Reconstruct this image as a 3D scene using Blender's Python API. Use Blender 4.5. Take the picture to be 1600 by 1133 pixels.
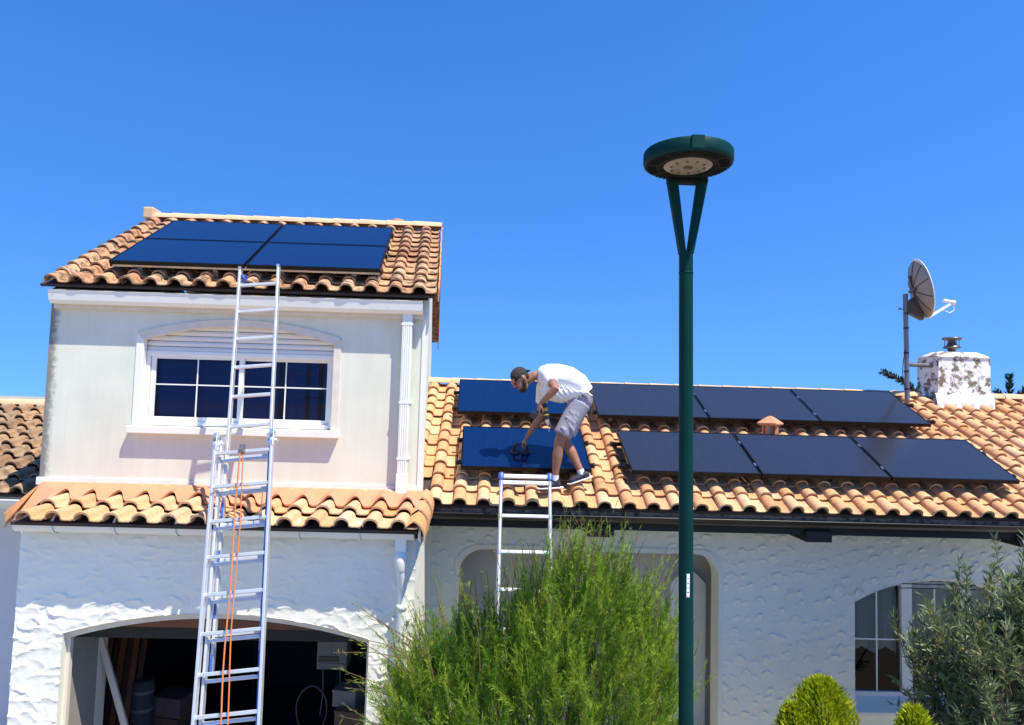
import bpy, math, random
import numpy as np
from mathutils import Matrix, Vector
rnd = random.Random(7)
PI = math.pi
S = bpy.context.scene
for o in list(bpy.data.objects): bpy.data.objects.remove(o)
C = S.collection

# ------------------------------------------------------------------ camera
CAM_Z = 4.3
pitch, roll, yaw = math.radians(3.7), math.radians(1.6), math.radians(1.25)
fw = Vector((math.sin(yaw)*math.cos(pitch), math.cos(yaw)*math.cos(pitch), math.sin(pitch)))
rt = Vector((math.cos(yaw), -math.sin(yaw), 0)); up = rt.cross(fw)
r2 = rt*math.cos(roll) + up*math.sin(roll); u2 = up*math.cos(roll) - rt*math.sin(roll)
cd = bpy.data.cameras.new('camera'); cam = bpy.data.objects.new('camera', cd); C.objects.link(cam)
cam.matrix_world = Matrix(((r2.x, u2.x, -fw.x, 0), (r2.y, u2.y, -fw.y, 0), (r2.z, u2.z, -fw.z, CAM_Z), (0, 0, 0, 1)))
cd.sensor_width = 36; cd.lens = 24.0; cd.clip_end = 3000; cd.clip_start = 0.05
S.camera = cam

# ------------------------------------------------------------------ sky, sun, exposure
SUN_EL, SUN_AZ = math.radians(63), math.radians(46)       # azimuth measured from -Y (behind the viewer) towards +X
sd = Vector((math.sin(SUN_AZ)*math.cos(SUN_EL), -math.cos(SUN_AZ)*math.cos(SUN_EL), math.sin(SUN_EL)))
W = bpy.data.worlds.new('World'); S.world = W; W.use_nodes = True
wn = W.node_tree.nodes; wl = W.node_tree.links
for n in list(wn): wn.remove(n)
sky = wn.new('ShaderNodeTexSky'); sky.sky_type = 'NISHITA'; sky.sun_disc = False
sky.sun_elevation = SUN_EL; sky.sun_rotation = math.atan2(sd.x, sd.y)
sky.altitude = 800; sky.air_density = 1.0; sky.dust_density = 0.0; sky.ozone_density = 4.0
hs = wn.new('ShaderNodeHueSaturation'); hs.inputs['Value'].default_value = 1.10; hs.inputs['Saturation'].default_value = 1.28; hs.inputs['Hue'].default_value = 0.509
bg = wn.new('ShaderNodeBackground'); bg.inputs[1].default_value = 0.15
wo = wn.new('ShaderNodeOutputWorld')
sx_ = wn.new('ShaderNodeSeparateXYZ'); cb_ = wn.new('ShaderNodeCombineXYZ'); nv_ = wn.new('ShaderNodeVectorMath'); nv_.operation = 'NORMALIZE'
mz_ = wn.new('ShaderNodeMath'); mz_.operation = 'MULTIPLY_ADD'; mz_.inputs[1].default_value = 0.76; mz_.inputs[2].default_value = 0.255
tcw = wn.new('ShaderNodeTexCoord'); wl.new(tcw.outputs['Generated'], sx_.inputs[0])
wl.new(sx_.outputs[0], cb_.inputs[0]); wl.new(sx_.outputs[1], cb_.inputs[1]); wl.new(sx_.outputs[2], mz_.inputs[0]); wl.new(mz_.outputs[0], cb_.inputs[2]); wl.new(cb_.outputs[0], nv_.inputs[0]); wl.new(nv_.outputs[0], sky.inputs[0])
wl.new(sky.outputs[0], hs.inputs['Color']); wl.new(hs.outputs[0], bg.inputs[0]); wl.new(bg.outputs[0], wo.inputs[0])
sl = bpy.data.lights.new('sun', 'SUN'); sl.energy = 4.3; sl.angle = math.radians(0.5); sl.color = (1, 0.93, 0.77)
so = bpy.data.objects.new('sun', sl); C.objects.link(so); so.rotation_euler = sd.to_track_quat('Z', 'Y').to_euler()
so.location = sd*40
S.view_settings.view_transform = 'Standard'; S.view_settings.look = 'None'
S.view_settings.exposure = 0.74; S.view_settings.gamma = 1.0; S.view_settings.use_curve_mapping = False
S.render.engine = 'CYCLES'; S.render.resolution_x = 1024; S.render.resolution_y = 725

# ------------------------------------------------------------------ materials
MATS = {}
def mat(name, col, rough=0.6, metal=0.0, var=0.0, vscale=6.0, bump=0.0, bscale=60.0, spec=0.5, tint=None, tsc=2.0, tlo=0.5, thi=0.7, coat=0.0, detail=6):
    """plain procedural surface: base colour, broad value noise, an optional second colour in patches, fine bump"""
    m = bpy.data.materials.new(name); m.use_nodes = True; nt = m.node_tree; N = nt.nodes; L = nt.links
    b = N['Principled BSDF']; b.inputs['Roughness'].default_value = rough; b.inputs['Metallic'].default_value = metal
    b.inputs['Specular IOR Level'].default_value = spec; b.inputs['Coat Weight'].default_value = coat
    b.inputs['Base Color'].default_value = (*col, 1)
    tc = N.new('ShaderNodeTexCoord'); out = None
    if var or tint:
        c0 = N.new('ShaderNodeRGB'); c0.outputs[0].default_value = (*col, 1); out = c0.outputs[0]
    if tint:
        nz = N.new('ShaderNodeTexNoise'); nz.inputs['Scale'].default_value = tsc; nz.inputs['Detail'].default_value = detail; nz.inputs['Roughness'].default_value = 0.65
        L.new(tc.outputs['Object'], nz.inputs['Vector'])
        mr = N.new('ShaderNodeMapRange'); mr.interpolation_type = 'SMOOTHSTEP'; mr.inputs[1].default_value = tlo; mr.inputs[2].default_value = thi
        L.new(nz.outputs[0], mr.inputs[0])
        mx = N.new('ShaderNodeMix'); mx.data_type = 'RGBA'; mx.inputs[7].default_value = (*tint, 1)
        L.new(mr.outputs[0], mx.inputs[0]); L.new(out, mx.inputs[6]); out = mx.outputs[2]
    if var:
        nz = N.new('ShaderNodeTexNoise'); nz.inputs['Scale'].default_value = vscale; nz.inputs['Detail'].default_value = 5
        L.new(tc.outputs['Object'], nz.inputs['Vector'])
        mr = N.new('ShaderNodeMapRange'); mr.inputs[1].default_value = 0.3; mr.inputs[2].default_value = 0.7; mr.inputs[3].default_value = 1-var; mr.inputs[4].default_value = 1+var
        L.new(nz.outputs[0], mr.inputs[0])
        mx = N.new('ShaderNodeVectorMath'); mx.operation = 'SCALE'; L.new(out, mx.inputs[0]); L.new(mr.outputs[0], mx.inputs['Scale']); out = mx.outputs[0]
    if out is not None: L.new(out, b.inputs['Base Color'])
    if bump:
        nz = N.new('ShaderNodeTexNoise'); nz.inputs['Scale'].default_value = bscale; nz.inputs['Detail'].default_value = 6
        L.new(tc.outputs['Object'], nz.inputs['Vector'])
        bp = N.new('ShaderNodeBump'); bp.inputs['Strength'].default_value = bump; bp.inputs['Distance'].default_value = 0.01
        L.new(nz.outputs[0], bp.inputs['Height']); L.new(bp.outputs[0], b.inputs['Normal'])
    MATS[name] = m
    return m

def tile_mat(name, ramp, stain, slo, shi, stain_amt):
    """fired clay: colour per tile from a ramp, lichen and soot in patches"""
    m = bpy.data.materials.new(name); m.use_nodes = True; nt = m.node_tree; N = nt.nodes; L = nt.links
    b = N['Principled BSDF']; b.inputs['Roughness'].default_value = 0.85; b.inputs['Specular IOR Level'].default_value = 0.25
    oi = N.new('ShaderNodeObjectInfo'); ge = N.new('ShaderNodeNewGeometry')
    ad = N.new('ShaderNodeMath'); ad.operation = 'ADD'; L.new(oi.outputs['Random'], ad.inputs[0]); L.new(ge.outputs['Random Per Island'], ad.inputs[1])
    fr = N.new('ShaderNodeMath'); fr.operation = 'FRACT'; L.new(ad.outputs[0], fr.inputs[0])
    cr = N.new('ShaderNodeValToRGB'); L.new(fr.outputs[0], cr.inputs[0])
    el = cr.color_ramp.elements
    el[0].position = 0; el[0].color = (*ramp[0], 1); el[1].position = 1; el[1].color = (*ramp[-1], 1)
    for i, c in enumerate(ramp[1:-1]):
        e = el.new((i+1)/(len(ramp)-1)); e.color = (*c, 1)
    nz = N.new('ShaderNodeTexNoise'); nz.inputs['Scale'].default_value = 9; nz.inputs['Detail'].default_value = 7; nz.inputs['Roughness'].default_value = 0.7
    L.new(ge.outputs['Position'], nz.inputs['Vector'])
    mr = N.new('ShaderNodeMapRange'); mr.interpolation_type = 'SMOOTHSTEP'; mr.inputs[1].default_value = slo; mr.inputs[2].default_value = shi; mr.inputs[4].default_value = stain_amt
    L.new(nz.outputs[0], mr.inputs[0])
    mx = N.new('ShaderNodeMix'); mx.data_type = 'RGBA'; L.new(mr.outputs[0], mx.inputs[0]); L.new(cr.outputs[0], mx.inputs[6]); mx.inputs[7].default_value = (*stain, 1)
    n2 = N.new('ShaderNodeTexNoise'); n2.inputs['Scale'].default_value = 45; n2.inputs['Detail'].default_value = 4; L.new(ge.outputs['Position'], n2.inputs['Vector'])
    m2 = N.new('ShaderNodeMapRange'); m2.inputs[1].default_value = 0.3; m2.inputs[2].default_value = 0.7; m2.inputs[3].default_value = 0.86; m2.inputs[4].default_value = 1.12; L.new(n2.outputs[0], m2.inputs[0])
    sc = N.new('ShaderNodeVectorMath'); sc.operation = 'SCALE'; L.new(mx.outputs[2], sc.inputs[0]); L.new(m2.outputs[0], sc.inputs['Scale'])
    L.new(sc.outputs[0], b.inputs['Base Color'])
    bp = N.new('ShaderNodeBump'); bp.inputs['Strength'].default_value = 0.25; bp.inputs['Distance'].default_value = 0.006; L.new(n2.outputs[0], bp.inputs['Height']); L.new(bp.outputs[0], b.inputs['Normal'])
    MATS[name] = m
    return m

def corner_stain_mat(name, col, stain, xc, width):
    """painted render with grime that gathers along one wall corner"""
    m = mat(name, col, 0.9, var=0.045, vscale=2.3, bump=0.18, bscale=70, spec=0.2)
    nt = m.node_tree; N = nt.nodes; L = nt.links; b = N['Principled BSDF']
    src = b.inputs['Base Color'].links[0].from_socket
    ge = N.new('ShaderNodeNewGeometry'); sx = N.new('ShaderNodeSeparateXYZ'); L.new(ge.outputs['Position'], sx.inputs[0])
    nz = N.new('ShaderNodeTexNoise'); nz.inputs['Scale'].default_value = 14; nz.inputs['Detail'].default_value = 8; nz.inputs['Roughness'].default_value = 0.75; L.new(ge.outputs['Position'], nz.inputs['Vector'])
    mr = N.new('ShaderNodeMapRange'); mr.inputs[1].default_value = xc; mr.inputs[2].default_value = xc+width; mr.inputs[3].default_value = 0.62; mr.inputs[4].default_value = -0.35; L.new(sx.outputs[0], mr.inputs[0])
    ad = N.new('ShaderNodeMath'); ad.operation = 'ADD'; L.new(mr.outputs[0], ad.inputs[0]); L.new(nz.outputs[0], ad.inputs[1])
    m2 = N.new('ShaderNodeMapRange'); m2.interpolation_type = 'SMOOTHSTEP'; m2.inputs[1].default_value = 0.55; m2.inputs[2].default_value = 1.0; m2.inputs[4].default_value = 0.8; L.new(ad.outputs[0], m2.inputs[0])
    mx = N.new('ShaderNodeMix'); mx.data_type = 'RGBA'; L.new(m2.outputs[0], mx.inputs[0]); L.new(src, mx.inputs[6]); mx.inputs[7].default_value = (*stain, 1)
    mp = N.new('ShaderNodeMapping'); mp.inputs['Scale'].default_value = (9, 9, .55); L.new(ge.outputs['Position'], mp.inputs[0])     # rain streaks
    n3 = N.new('ShaderNodeTexNoise'); n3.inputs['Scale'].default_value = 1.0; n3.inputs['Detail'].default_value = 7; n3.inputs['Roughness'].default_value = 0.7; L.new(mp.outputs[0], n3.inputs['Vector'])
    m3 = N.new('ShaderNodeMapRange'); m3.inputs[1].default_value = 0.35; m3.inputs[2].default_value = 0.72; m3.inputs[3].default_value = 1.03; m3.inputs[4].default_value = 0.94; L.new(n3.outputs[0], m3.inputs[0])
    sc = N.new('ShaderNodeVectorMath'); sc.operation = 'SCALE'; L.new(mx.outputs[2], sc.inputs[0]); L.new(m3.outputs[0], sc.inputs['Scale'])
    L.new(sc.outputs[0], b.inputs['Base Color'])
    return m

def glass_mat(name, tint, ior=1.5):
    m = bpy.data.materials.new(name); m.use_nodes = True; N = m.node_tree.nodes; L = m.node_tree.links
    N.remove(N['Principled BSDF'])
    tr = N.new('ShaderNodeBsdfTransparent'); tr.inputs[0].default_value = (*tint, 1)
    gl = N.new('ShaderNodeBsdfGlossy'); gl.inputs['Roughness'].default_value = 0.01
    fr = N.new('ShaderNodeFresnel'); fr.inputs[0].default_value = ior
    mx = N.new('ShaderNodeMixShader'); L.new(fr.outputs[0], mx.inputs[0]); L.new(tr.outputs[0], mx.inputs[1]); L.new(gl.outputs[0], mx.inputs[2])
    L.new(mx.outputs[0], N['Material Output'].inputs[0])
    MATS[name] = m
    return m

def leaf_mat(name, c0, c1, trans=0.35, rough=0.55):
    """foliage: two leaf colours mixed by a per-leaf value, some light let through"""
    m = bpy.data.materials.new(name); m.use_nodes = True; N = m.node_tree.nodes; L = m.node_tree.links
    b = N['Principled BSDF']; b.inputs['Roughness'].default_value = rough; b.inputs['Specular IOR Level'].default_value = 0.3
    at = N.new('ShaderNodeAttribute'); at.attribute_name = 'leaf_tone'
    mx = N.new('ShaderNodeMix'); mx.data_type = 'RGBA'; mx.inputs[6].default_value = (*c0, 1); mx.inputs[7].default_value = (*c1, 1); L.new(at.outputs['Fac'], mx.inputs[0])
    L.new(mx.outputs[2], b.inputs['Base Color'])
    tl = N.new('ShaderNodeBsdfTranslucent'); L.new(mx.outputs[2], tl.inputs[0])
    ms = N.new('ShaderNodeMixShader'); ms.inputs[0].default_value = trans; L.new(b.outputs[0], ms.inputs[1]); L.new(tl.outputs[0], ms.inputs[2])
    L.new(ms.outputs[0], N['Material Output'].inputs[0])
    MATS[name] = m
    return m

WHITE = (0.80, 0.79, 0.77)
corner_stain_mat('upper_render', (0.685, 0.69, 0.575), (0.12, 0.11, 0.105), -4.87, 0.20)
mat('stucco', (0.83, 0.82, 0.71), 0.9, var=0.03, vscale=3, bump=0.12, bscale=90, spec=0.2, tint=(0.58, 0.56, 0.52), tsc=4.0, tlo=0.62, thi=0.8)
mat('stucco_plain', (0.78, 0.77, 0.67), 0.9, var=0.04, vscale=3, bump=0.12, bscale=90, spec=0.2)
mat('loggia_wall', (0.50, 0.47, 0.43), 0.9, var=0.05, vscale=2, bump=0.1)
mat('neighbour_render', (0.62, 0.63, 0.64), 0.9, var=0.04, vscale=2, bump=0.1)
mat('beige_trim', (0.68, 0.62, 0.52), 0.8, var=0.06, vscale=8, bump=0.05)
mat('white_plastic', (0.80, 0.80, 0.73), 0.35, var=0.03, vscale=3, tint=(0.55, 0.54, 0.5), tsc=7, tlo=0.6, thi=0.85)
mat('window_plastic', (0.81, 0.81, 0.76), 0.3, var=0.02, vscale=4)
mat('shutter_plastic', (0.74, 0.72, 0.67), 0.45, var=0.03, vscale=6)
mat('grey_window', (0.76, 0.76, 0.70), 0.4, var=0.03)
mat('brown_gutter', (0.018, 0.014, 0.012), 0.35, var=0.2, vscale=8)
mat('dark_wood', (0.010, 0.008, 0.007), 0.7, var=0.3, vscale=6, bump=0.2)
mat('mortar_dirt', (0.20, 0.135, 0.095), 0.95, var=0.3, vscale=12, bump=1.0, bscale=45, tint=(0.05, 0.038, 0.03), tsc=14, tlo=0.45, thi=0.62)
mat('underlay', (0.05, 0.035, 0.028), 0.9, var=0.2)
mat('flashing', (0.62, 0.27, 0.14), 0.75, var=0.08, vscale=5, bump=0.25, bscale=35, tint=(0.48, 0.24, 0.15), tsc=5, tlo=0.5, thi=0.75)
tile_mat('tile_old', [(0.50, 0.25, 0.12), (0.60, 0.34, 0.18), (0.44, 0.21, 0.11), (0.58, 0.38, 0.22), (0.38, 0.22, 0.13)], (0.085, 0.065, 0.045), 0.44, 0.62, 0.85)
tile_mat('tile_old_east', [(0.56, 0.27, 0.14), (0.62, 0.33, 0.18), (0.50, 0.24, 0.13)], (0.16, 0.12, 0.09), 0.54, 0.76, 0.7)
tile_mat('tile_new', [(0.60, 0.30, 0.12), (0.67, 0.42, 0.24), (0.60, 0.32, 0.15), (0.67, 0.46, 0.29), (0.55, 0.25, 0.11)], (0.28, 0.15, 0.075), 0.52, 0.76, 0.6)
tile_mat('tile_main', [(0.60, 0.31, 0.135), (0.66, 0.39, 0.20), (0.55, 0.27, 0.125), (0.68, 0.45, 0.26), (0.62, 0.34, 0.16)], (0.24, 0.14, 0.08), 0.50, 0.72, 0.7)
tile_mat('tile_far', [(0.34, 0.20, 0.11), (0.42, 0.27, 0.16), (0.29, 0.17, 0.095), (0.37, 0.26, 0.17)], (0.11, 0.085, 0.06), 0.45, 0.64, 0.8)
mat('ridge_clay', (0.66, 0.44, 0.26), 0.85, var=0.12, vscale=4, bump=0.2)
mat('vent_clay', (0.62, 0.28, 0.14), 0.85, var=0.1, vscale=8, bump=0.1)
mat('verge_clay', (0.36, 0.10, 0.05), 0.85, var=0.15, vscale=6)
mat('panel_frame', (0.008, 0.008, 0.009), 0.35, metal=0.6)
mat('aluminium', (0.72, 0.73, 0.74), 0.32, metal=0.85, var=0.06, vscale=9)
mat('rail_aluminium', (0.55, 0.53, 0.50), 0.45, metal=0.8)
mat('ladder_aluminium', (0.66, 0.67, 0.68), 0.45, metal=0.6, var=0.05, vscale=12)
mat('blue_plastic', (0.04, 0.11, 0.42), 0.4)
mat('black_plastic', (0.012, 0.012, 0.013), 0.45)
mat('orange_rope', (0.60, 0.19, 0.06), 0.8, bump=0.3, bscale=200)
mat('lamp_green', (0.000, 0.033, 0.031), 0.55, var=0.15, vscale=3, spec=0.12, tint=(0.004, 0.022, 0.024), tsc=5, tlo=0.6, thi=0.8)
mat('lamp_dark', (0.003, 0.006, 0.006), 0.7, spec=0.2)
mat('lamp_lens', (0.28, 0.225, 0.175), 0.4, var=0.08, vscale=12)
mat('led_dark', (0.07, 0.05, 0.04), 0.4)
mat('sticker', (0.85, 0.86, 0.9), 0.5)
mat('sticker_ink', (0.12, 0.14, 0.2), 0.6)
mat('chimney_paint', (0.80, 0.79, 0.76), 0.95, var=0.06, vscale=5, bump=0.5, bscale=30, tint=(0.19, 0.15, 0.10), tsc=7.5, tlo=0.475, thi=0.58, detail=10)
mat('chimney_foot', (0.80, 0.80, 0.78), 0.9, var=0.05, vscale=6, bump=0.3, bscale=30)
mat('galvanised', (0.22, 0.21, 0.21), 0.45, metal=0.7, var=0.15, vscale=9)
mat('cowl_steel', (0.16, 0.14, 0.13), 0.4, metal=0.7, var=0.2)
mat('dish_paint', (0.34, 0.29, 0.23), 0.55, var=0.1, vscale=7)
mat('dish_rim', (0.80, 0.80, 0.80), 0.5)
mat('dish_rib', (0.09, 0.07, 0.055), 0.6)
mat('garage_inner', (0.30, 0.285, 0.255), 0.9, var=0.05)
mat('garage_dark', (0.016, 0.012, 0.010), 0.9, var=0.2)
mat('garage_wood', (0.16, 0.055, 0.022), 0.7, var=0.25, vscale=4)
mat('board_brown', (0.05, 0.02, 0.010), 0.75, var=0.25, vscale=5)
mat('plank_pale', (0.50, 0.46, 0.38), 0.7, var=0.06)
mat('cabinet_grey', (0.11, 0.11, 0.115), 0.5)
mat('roll_grey', (0.045, 0.045, 0.05), 0.9, var=0.15)
mat('box_card', (0.10, 0.055, 0.03), 0.85, var=0.1)
mat('box_pink', (0.10, 0.06, 0.06), 0.85, var=0.2, vscale=12)
mat('skin', (0.32, 0.145, 0.085), 0.5, var=0.12, vscale=14)
mat('shirt', (0.80, 0.80, 0.81), 0.9, var=0.03, bump=0.35, bscale=14)
mat('shorts', (0.30, 0.28, 0.34), 0.9, var=0.06, vscale=14, bump=0.6, bscale=18)
mat('cap_cloth', (0.030, 0.026, 0.024), 0.9, bump=0.2)
mat('hair_dark', (0.018, 0.012, 0.010), 0.75, bump=0.6, bscale=120)
mat('shoe_navy', (0.020, 0.025, 0.05), 0.7)
mat('shoe_sole', (0.75, 0.73, 0.7), 0.6)
mat('sock', (0.75, 0.74, 0.74), 0.9)
mat('drill_yellow', (0.55, 0.34, 0.03), 0.45)
mat('steel', (0.55, 0.55, 0.56), 0.3, metal=1.0)
mat('sunglass', (0.01, 0.01, 0.012), 0.08, spec=0.8)
mat('curtain', (0.80, 0.80, 0.74), 0.95)
mat('room_dark', (0.012, 0.012, 0.012), 0.9)
mat('sky_reflection_navy', (0.012, 0.030, 0.120), 0.85)  # sky reflection of the upper panes, painted as a navy base colour
mat('ground', (0.34, 0.31, 0.24), 0.95, var=0.1, vscale=0.8, bump=0.3, bscale=25)
mat('drive', (0.34, 0.31, 0.26), 0.95, var=0.08, vscale=2, bump=0.4, bscale=40)
mat('bark', (0.10, 0.065, 0.045), 0.9, var=0.3, vscale=20, bump=0.5)
mat('twig_red', (0.13, 0.075, 0.045), 0.9)
glass_mat('window_glass', (0.75, 0.8, 0.9), 1.28); glass_mat('window_glass_clear', (0.6, 0.62, 0.6), 1.3)
leaf_mat('tamarisk_leaf', (0.055, 0.175, 0.010), (0.40, 0.52, 0.05), 0.42)
leaf_mat('oleander_leaf', (0.080, 0.125, 0.040), (0.31, 0.35, 0.18), 0.25, 0.42)
leaf_mat('thuja_leaf', (0.20, 0.30, 0.008), (0.55, 0.58, 0.02), 0.35)
leaf_mat('araucaria_leaf', (0.008, 0.028, 0.014), (0.022, 0.055, 0.022), 0.1)

def panel_glass(name, col, rough):
    m = bpy.data.materials.new(name); m.use_nodes = True; N = m.node_tree.nodes; L = m.node_tree.links
    b = N['Principled BSDF']; b.inputs['Roughness'].default_value = rough; b.inputs['IOR'].default_value = 1.5
    tc = N.new('ShaderNodeTexCoord'); sp = N.new('ShaderNodeSeparateXYZ'); L.new(tc.outputs['Object'], sp.inputs[0])
    def lines(sock, pitch, w):
        a = N.new('ShaderNodeMath'); a.operation = 'DIVIDE'; a.inputs[1].default_value = pitch; L.new(sock, a.inputs[0])
        f = N.new('ShaderNodeMath'); f.operation = 'FRACT'; L.new(a.outputs[0], f.inputs[0])
        l = N.new('ShaderNodeMath'); l.operation = 'LESS_THAN'; l.inputs[1].default_value = w/pitch; L.new(f.outputs[0], l.inputs[0]); return l.outputs[0]
    a = lines(sp.outputs[1], 0.0236, 0.0016); c = lines(sp.outputs[0], 0.1417, 0.003)
    mxm = N.new('ShaderNodeMath'); mxm.operation = 'MAXIMUM'; L.new(a, mxm.inputs[0]); L.new(c, mxm.inputs[1])
    nz = N.new('ShaderNodeTexNoise'); nz.inputs['Scale'].default_value = 5; nz.inputs['Detail'].default_value = 5; L.new(tc.outputs['Object'], nz.inputs['Vector'])
    mr = N.new('ShaderNodeMapRange'); mr.inputs[3].default_value = rough*0.6; mr.inputs[4].default_value = rough*1.6; L.new(nz.outputs[0], mr.inputs[0]); L.new(mr.outputs[0], b.inputs['Roughness'])
    mx = N.new('ShaderNodeMix'); mx.data_type = 'RGBA'; L.new(mxm.outputs[0], mx.inputs[0]); mx.inputs[6].default_value = (*col, 1); mx.inputs[7].default_value = (col[0]*1.4+.003, col[1]*1.4+.003, col[2]*1.3+.003, 1)
    L.new(mx.outputs[2], b.inputs['Base Color'])
    MATS[name] = m
panel_glass('panel_glass_blue', (0.002, 0.014, 0.066), 0.10)
panel_glass('panel_glass_slate', (0.022, 0.026, 0.040), 0.16)

# ------------------------------------------------------------------ mesh helpers
ORG = {}
def V3(p): return np.array(p, float)
class MB:
    """collects shapes in world coordinates; build() links them as one mesh object under its parent"""
    def __init__(s): s.v = []; s.f = []; s.sm = []
    def add(s, vs, fs, smooth=False):
        o = len(s.v); s.v += [tuple(map(float, p)) for p in vs]; s.f += [tuple(i+o for i in f) for f in fs]; s.sm += [smooth]*len(fs); return s
    def box(s, a, b):
        (x0, y0, z0), (x1, y1, z1) = a, b
        return s.add([(x0,y0,z0),(x1,y0,z0),(x1,y1,z0),(x0,y1,z0),(x0,y0,z1),(x1,y0,z1),(x1,y1,z1),(x0,y1,z1)],
                     [(0,3,2,1),(4,5,6,7),(0,1,5,4),(1,2,6,5),(2,3,7,6),(3,0,4,7)])
    def obox(s, c, ex, ey, ez):
        """box with centre c and half-extent vectors"""
        c, ex, ey, ez = map(V3, (c, ex, ey, ez)); vs = []
        for k in (-1, 1):
            for i, j in ((-1,-1),(1,-1),(1,1),(-1,1)): vs.append(c+ex*i+ey*j+ez*k)
        return s.add(vs, [(0,3,2,1),(4,5,6,7),(0,1,5,4),(1,2,6,5),(2,3,7,6),(3,0,4,7)])
    def bar(s, p, q, w, d, side=(1,0,0)):
        """rectangular bar p-q, w across the side direction, d across the other"""
        p, q = V3(p), V3(q); a = q-p; l = np.linalg.norm(a); a /= l
        sx = V3(side); sx = sx-a*sx.dot(a); sx /= np.linalg.norm(sx); t = np.cross(a, sx)
        return s.obox((p+q)/2, sx*w/2, t*d/2, a*l/2)
    def tube(s, p, q, r0, r1=None, n=10, cap=True):
        r1 = r0 if r1 is None else r1
        return s.path([p, q], [r0, r1], n, cap)
    def path(s, pts, rads, n=8, cap=True, flat=1.0, ref=None):
        pts = [V3(p) for p in pts]
        if not hasattr(rads, '__len__'): rads = [rads]*len(pts)
        vs = []; fs = []; prev = V3(ref) if ref is not None else None
        for i, p in enumerate(pts):
            a = pts[min(i+1, len(pts)-1)]-pts[max(i-1, 0)]; a = a/(np.linalg.norm(a)+1e-9)
            if prev is None: prev = V3((0,0,1)) if abs(a[2]) < .9 else V3((1,0,0))
            u = prev-a*prev.dot(a); u /= np.linalg.norm(u)+1e-9; w = np.cross(a, u); prev = u
            r = rads[i]; ru, rw = (r if hasattr(r, '__len__') else (r, r*flat))
            for k in range(n):
                t = 2*PI*k/n; vs.append(p+u*ru*math.cos(t)+w*rw*math.sin(t))
        for i in range(len(pts)-1):
            for k in range(n):
                fs.append((i*n+k, i*n+(k+1)%n, (i+1)*n+(k+1)%n, (i+1)*n+k))
        s.add(vs, fs, True)
        if cap:
            s.add([vs[k] for k in range(n)], [tuple(range(n-1, -1, -1))]); s.add([vs[-n+k] for k in range(n)], [tuple(range(n))])
        return s
    def lathe(s, c, prof, n=32, axis=(0,0,1), smooth=True):
        c = V3(c); a = V3(axis)/np.linalg.norm(axis); u = np.cross(a, (0,1,0) if abs(a[1]) < .9 else (1,0,0)); u /= np.linalg.norm(u); w = np.cross(a, u)
        vs = []; fs = []
        for r, h in prof:
            for k in range(n):
                t = 2*PI*k/n; vs.append(c+a*h+(u*math.cos(t)+w*math.sin(t))*r)
        for i in range(len(prof)-1):
            for k in range(n): fs.append((i*n+k, i*n+(k+1)%n, (i+1)*n+(k+1)%n, (i+1)*n+k))
        return s.add(vs, fs, smooth)
    def ball(s, c, r, n=12, m=8):
        r = r if hasattr(r, '__len__') else (r, r, r); vs = []; fs = []
        for i in range(m+1):
            t = PI*i/m
            for k in range(n):
                a = 2*PI*k/n; vs.append((c[0]+r[0]*math.sin(t)*math.cos(a), c[1]+r[1]*math.sin(t)*math.sin(a), c[2]+r[2]*math.cos(t)))
        for i in range(m):
            for k in range(n): fs.append((i*n+k, (i+1)*n+k, (i+1)*n+(k+1)%n, i*n+(k+1)%n))
        return s.add(vs, fs, True)
    def prism(s, poly, y0, y1):
        """polygon in X-Z pushed from y0 to y1"""
        n = len(poly); vs = [(x, y0, z) for x, z in poly]+[(x, y1, z) for x, z in poly]
        fs = [tuple(range(n)), tuple(range(2*n-1, n-1, -1))]+[(i, i+n, (i+1)%n+n, (i+1)%n) for i in range(n)]
        return s.add(vs, fs)
    def strip(s, A, B, smooth=False):
        n = len(A); return s.add(list(A)+list(B), [(i, i+1, n+i+1, n+i) for i in range(n-1)], smooth)
    def build(s, name, m, parent=None, kind=None):
        o0 = ORG[parent.name] if parent else Vector((0, 0, 0))
        me = bpy.data.meshes.new(name)
        me.from_pydata([(x-o0.x, y-o0.y, z-o0.z) for x, y, z in s.v], [], s.f)
        me.polygons.foreach_set('use_smooth', s.sm); me.update()
        me.materials.append(MATS[m] if isinstance(m, str) else m)
        o = bpy.data.objects.new(name, me); C.objects.link(o)
        if parent: o.parent = parent
        ORG[o.name] = o0.copy()
        if kind: o['kind'] = kind
        return o
def tag(o, label, cat, group=None):
    o['label'] = label; o['category'] = cat
    if group: o['group'] = group
    return o
def thing(name, label, cat, loc=(0,0,0), group=None):
    o = bpy.data.objects.new(name, None); C.objects.link(o); o.location = loc; o.empty_display_size = 0.2
    ORG[o.name] = Vector(loc); return tag(o, label, cat, group)
def place(name, me, world, parent):
    """an object that shares mesh data, standing at a world point under its parent"""
    o = bpy.data.objects.new(name, me); C.objects.link(o); o.parent = parent
    o.location = Vector(world)-ORG[parent.name]; ORG[o.name] = Vector(world); return o
def bevel(o, w=0.004, seg=2):
    b = o.modifiers.new('bevel', 'BEVEL'); b.width = w; b.segments = seg; b.limit_method = 'ANGLE'; return o
def mesh_only(mb, m):
    me = bpy.data.meshes.new('shared'); me.from_pydata(mb.v, [], mb.f); me.polygons.foreach_set('use_smooth', mb.sm); me.update(); me.materials.append(MATS[m]); return me

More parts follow.
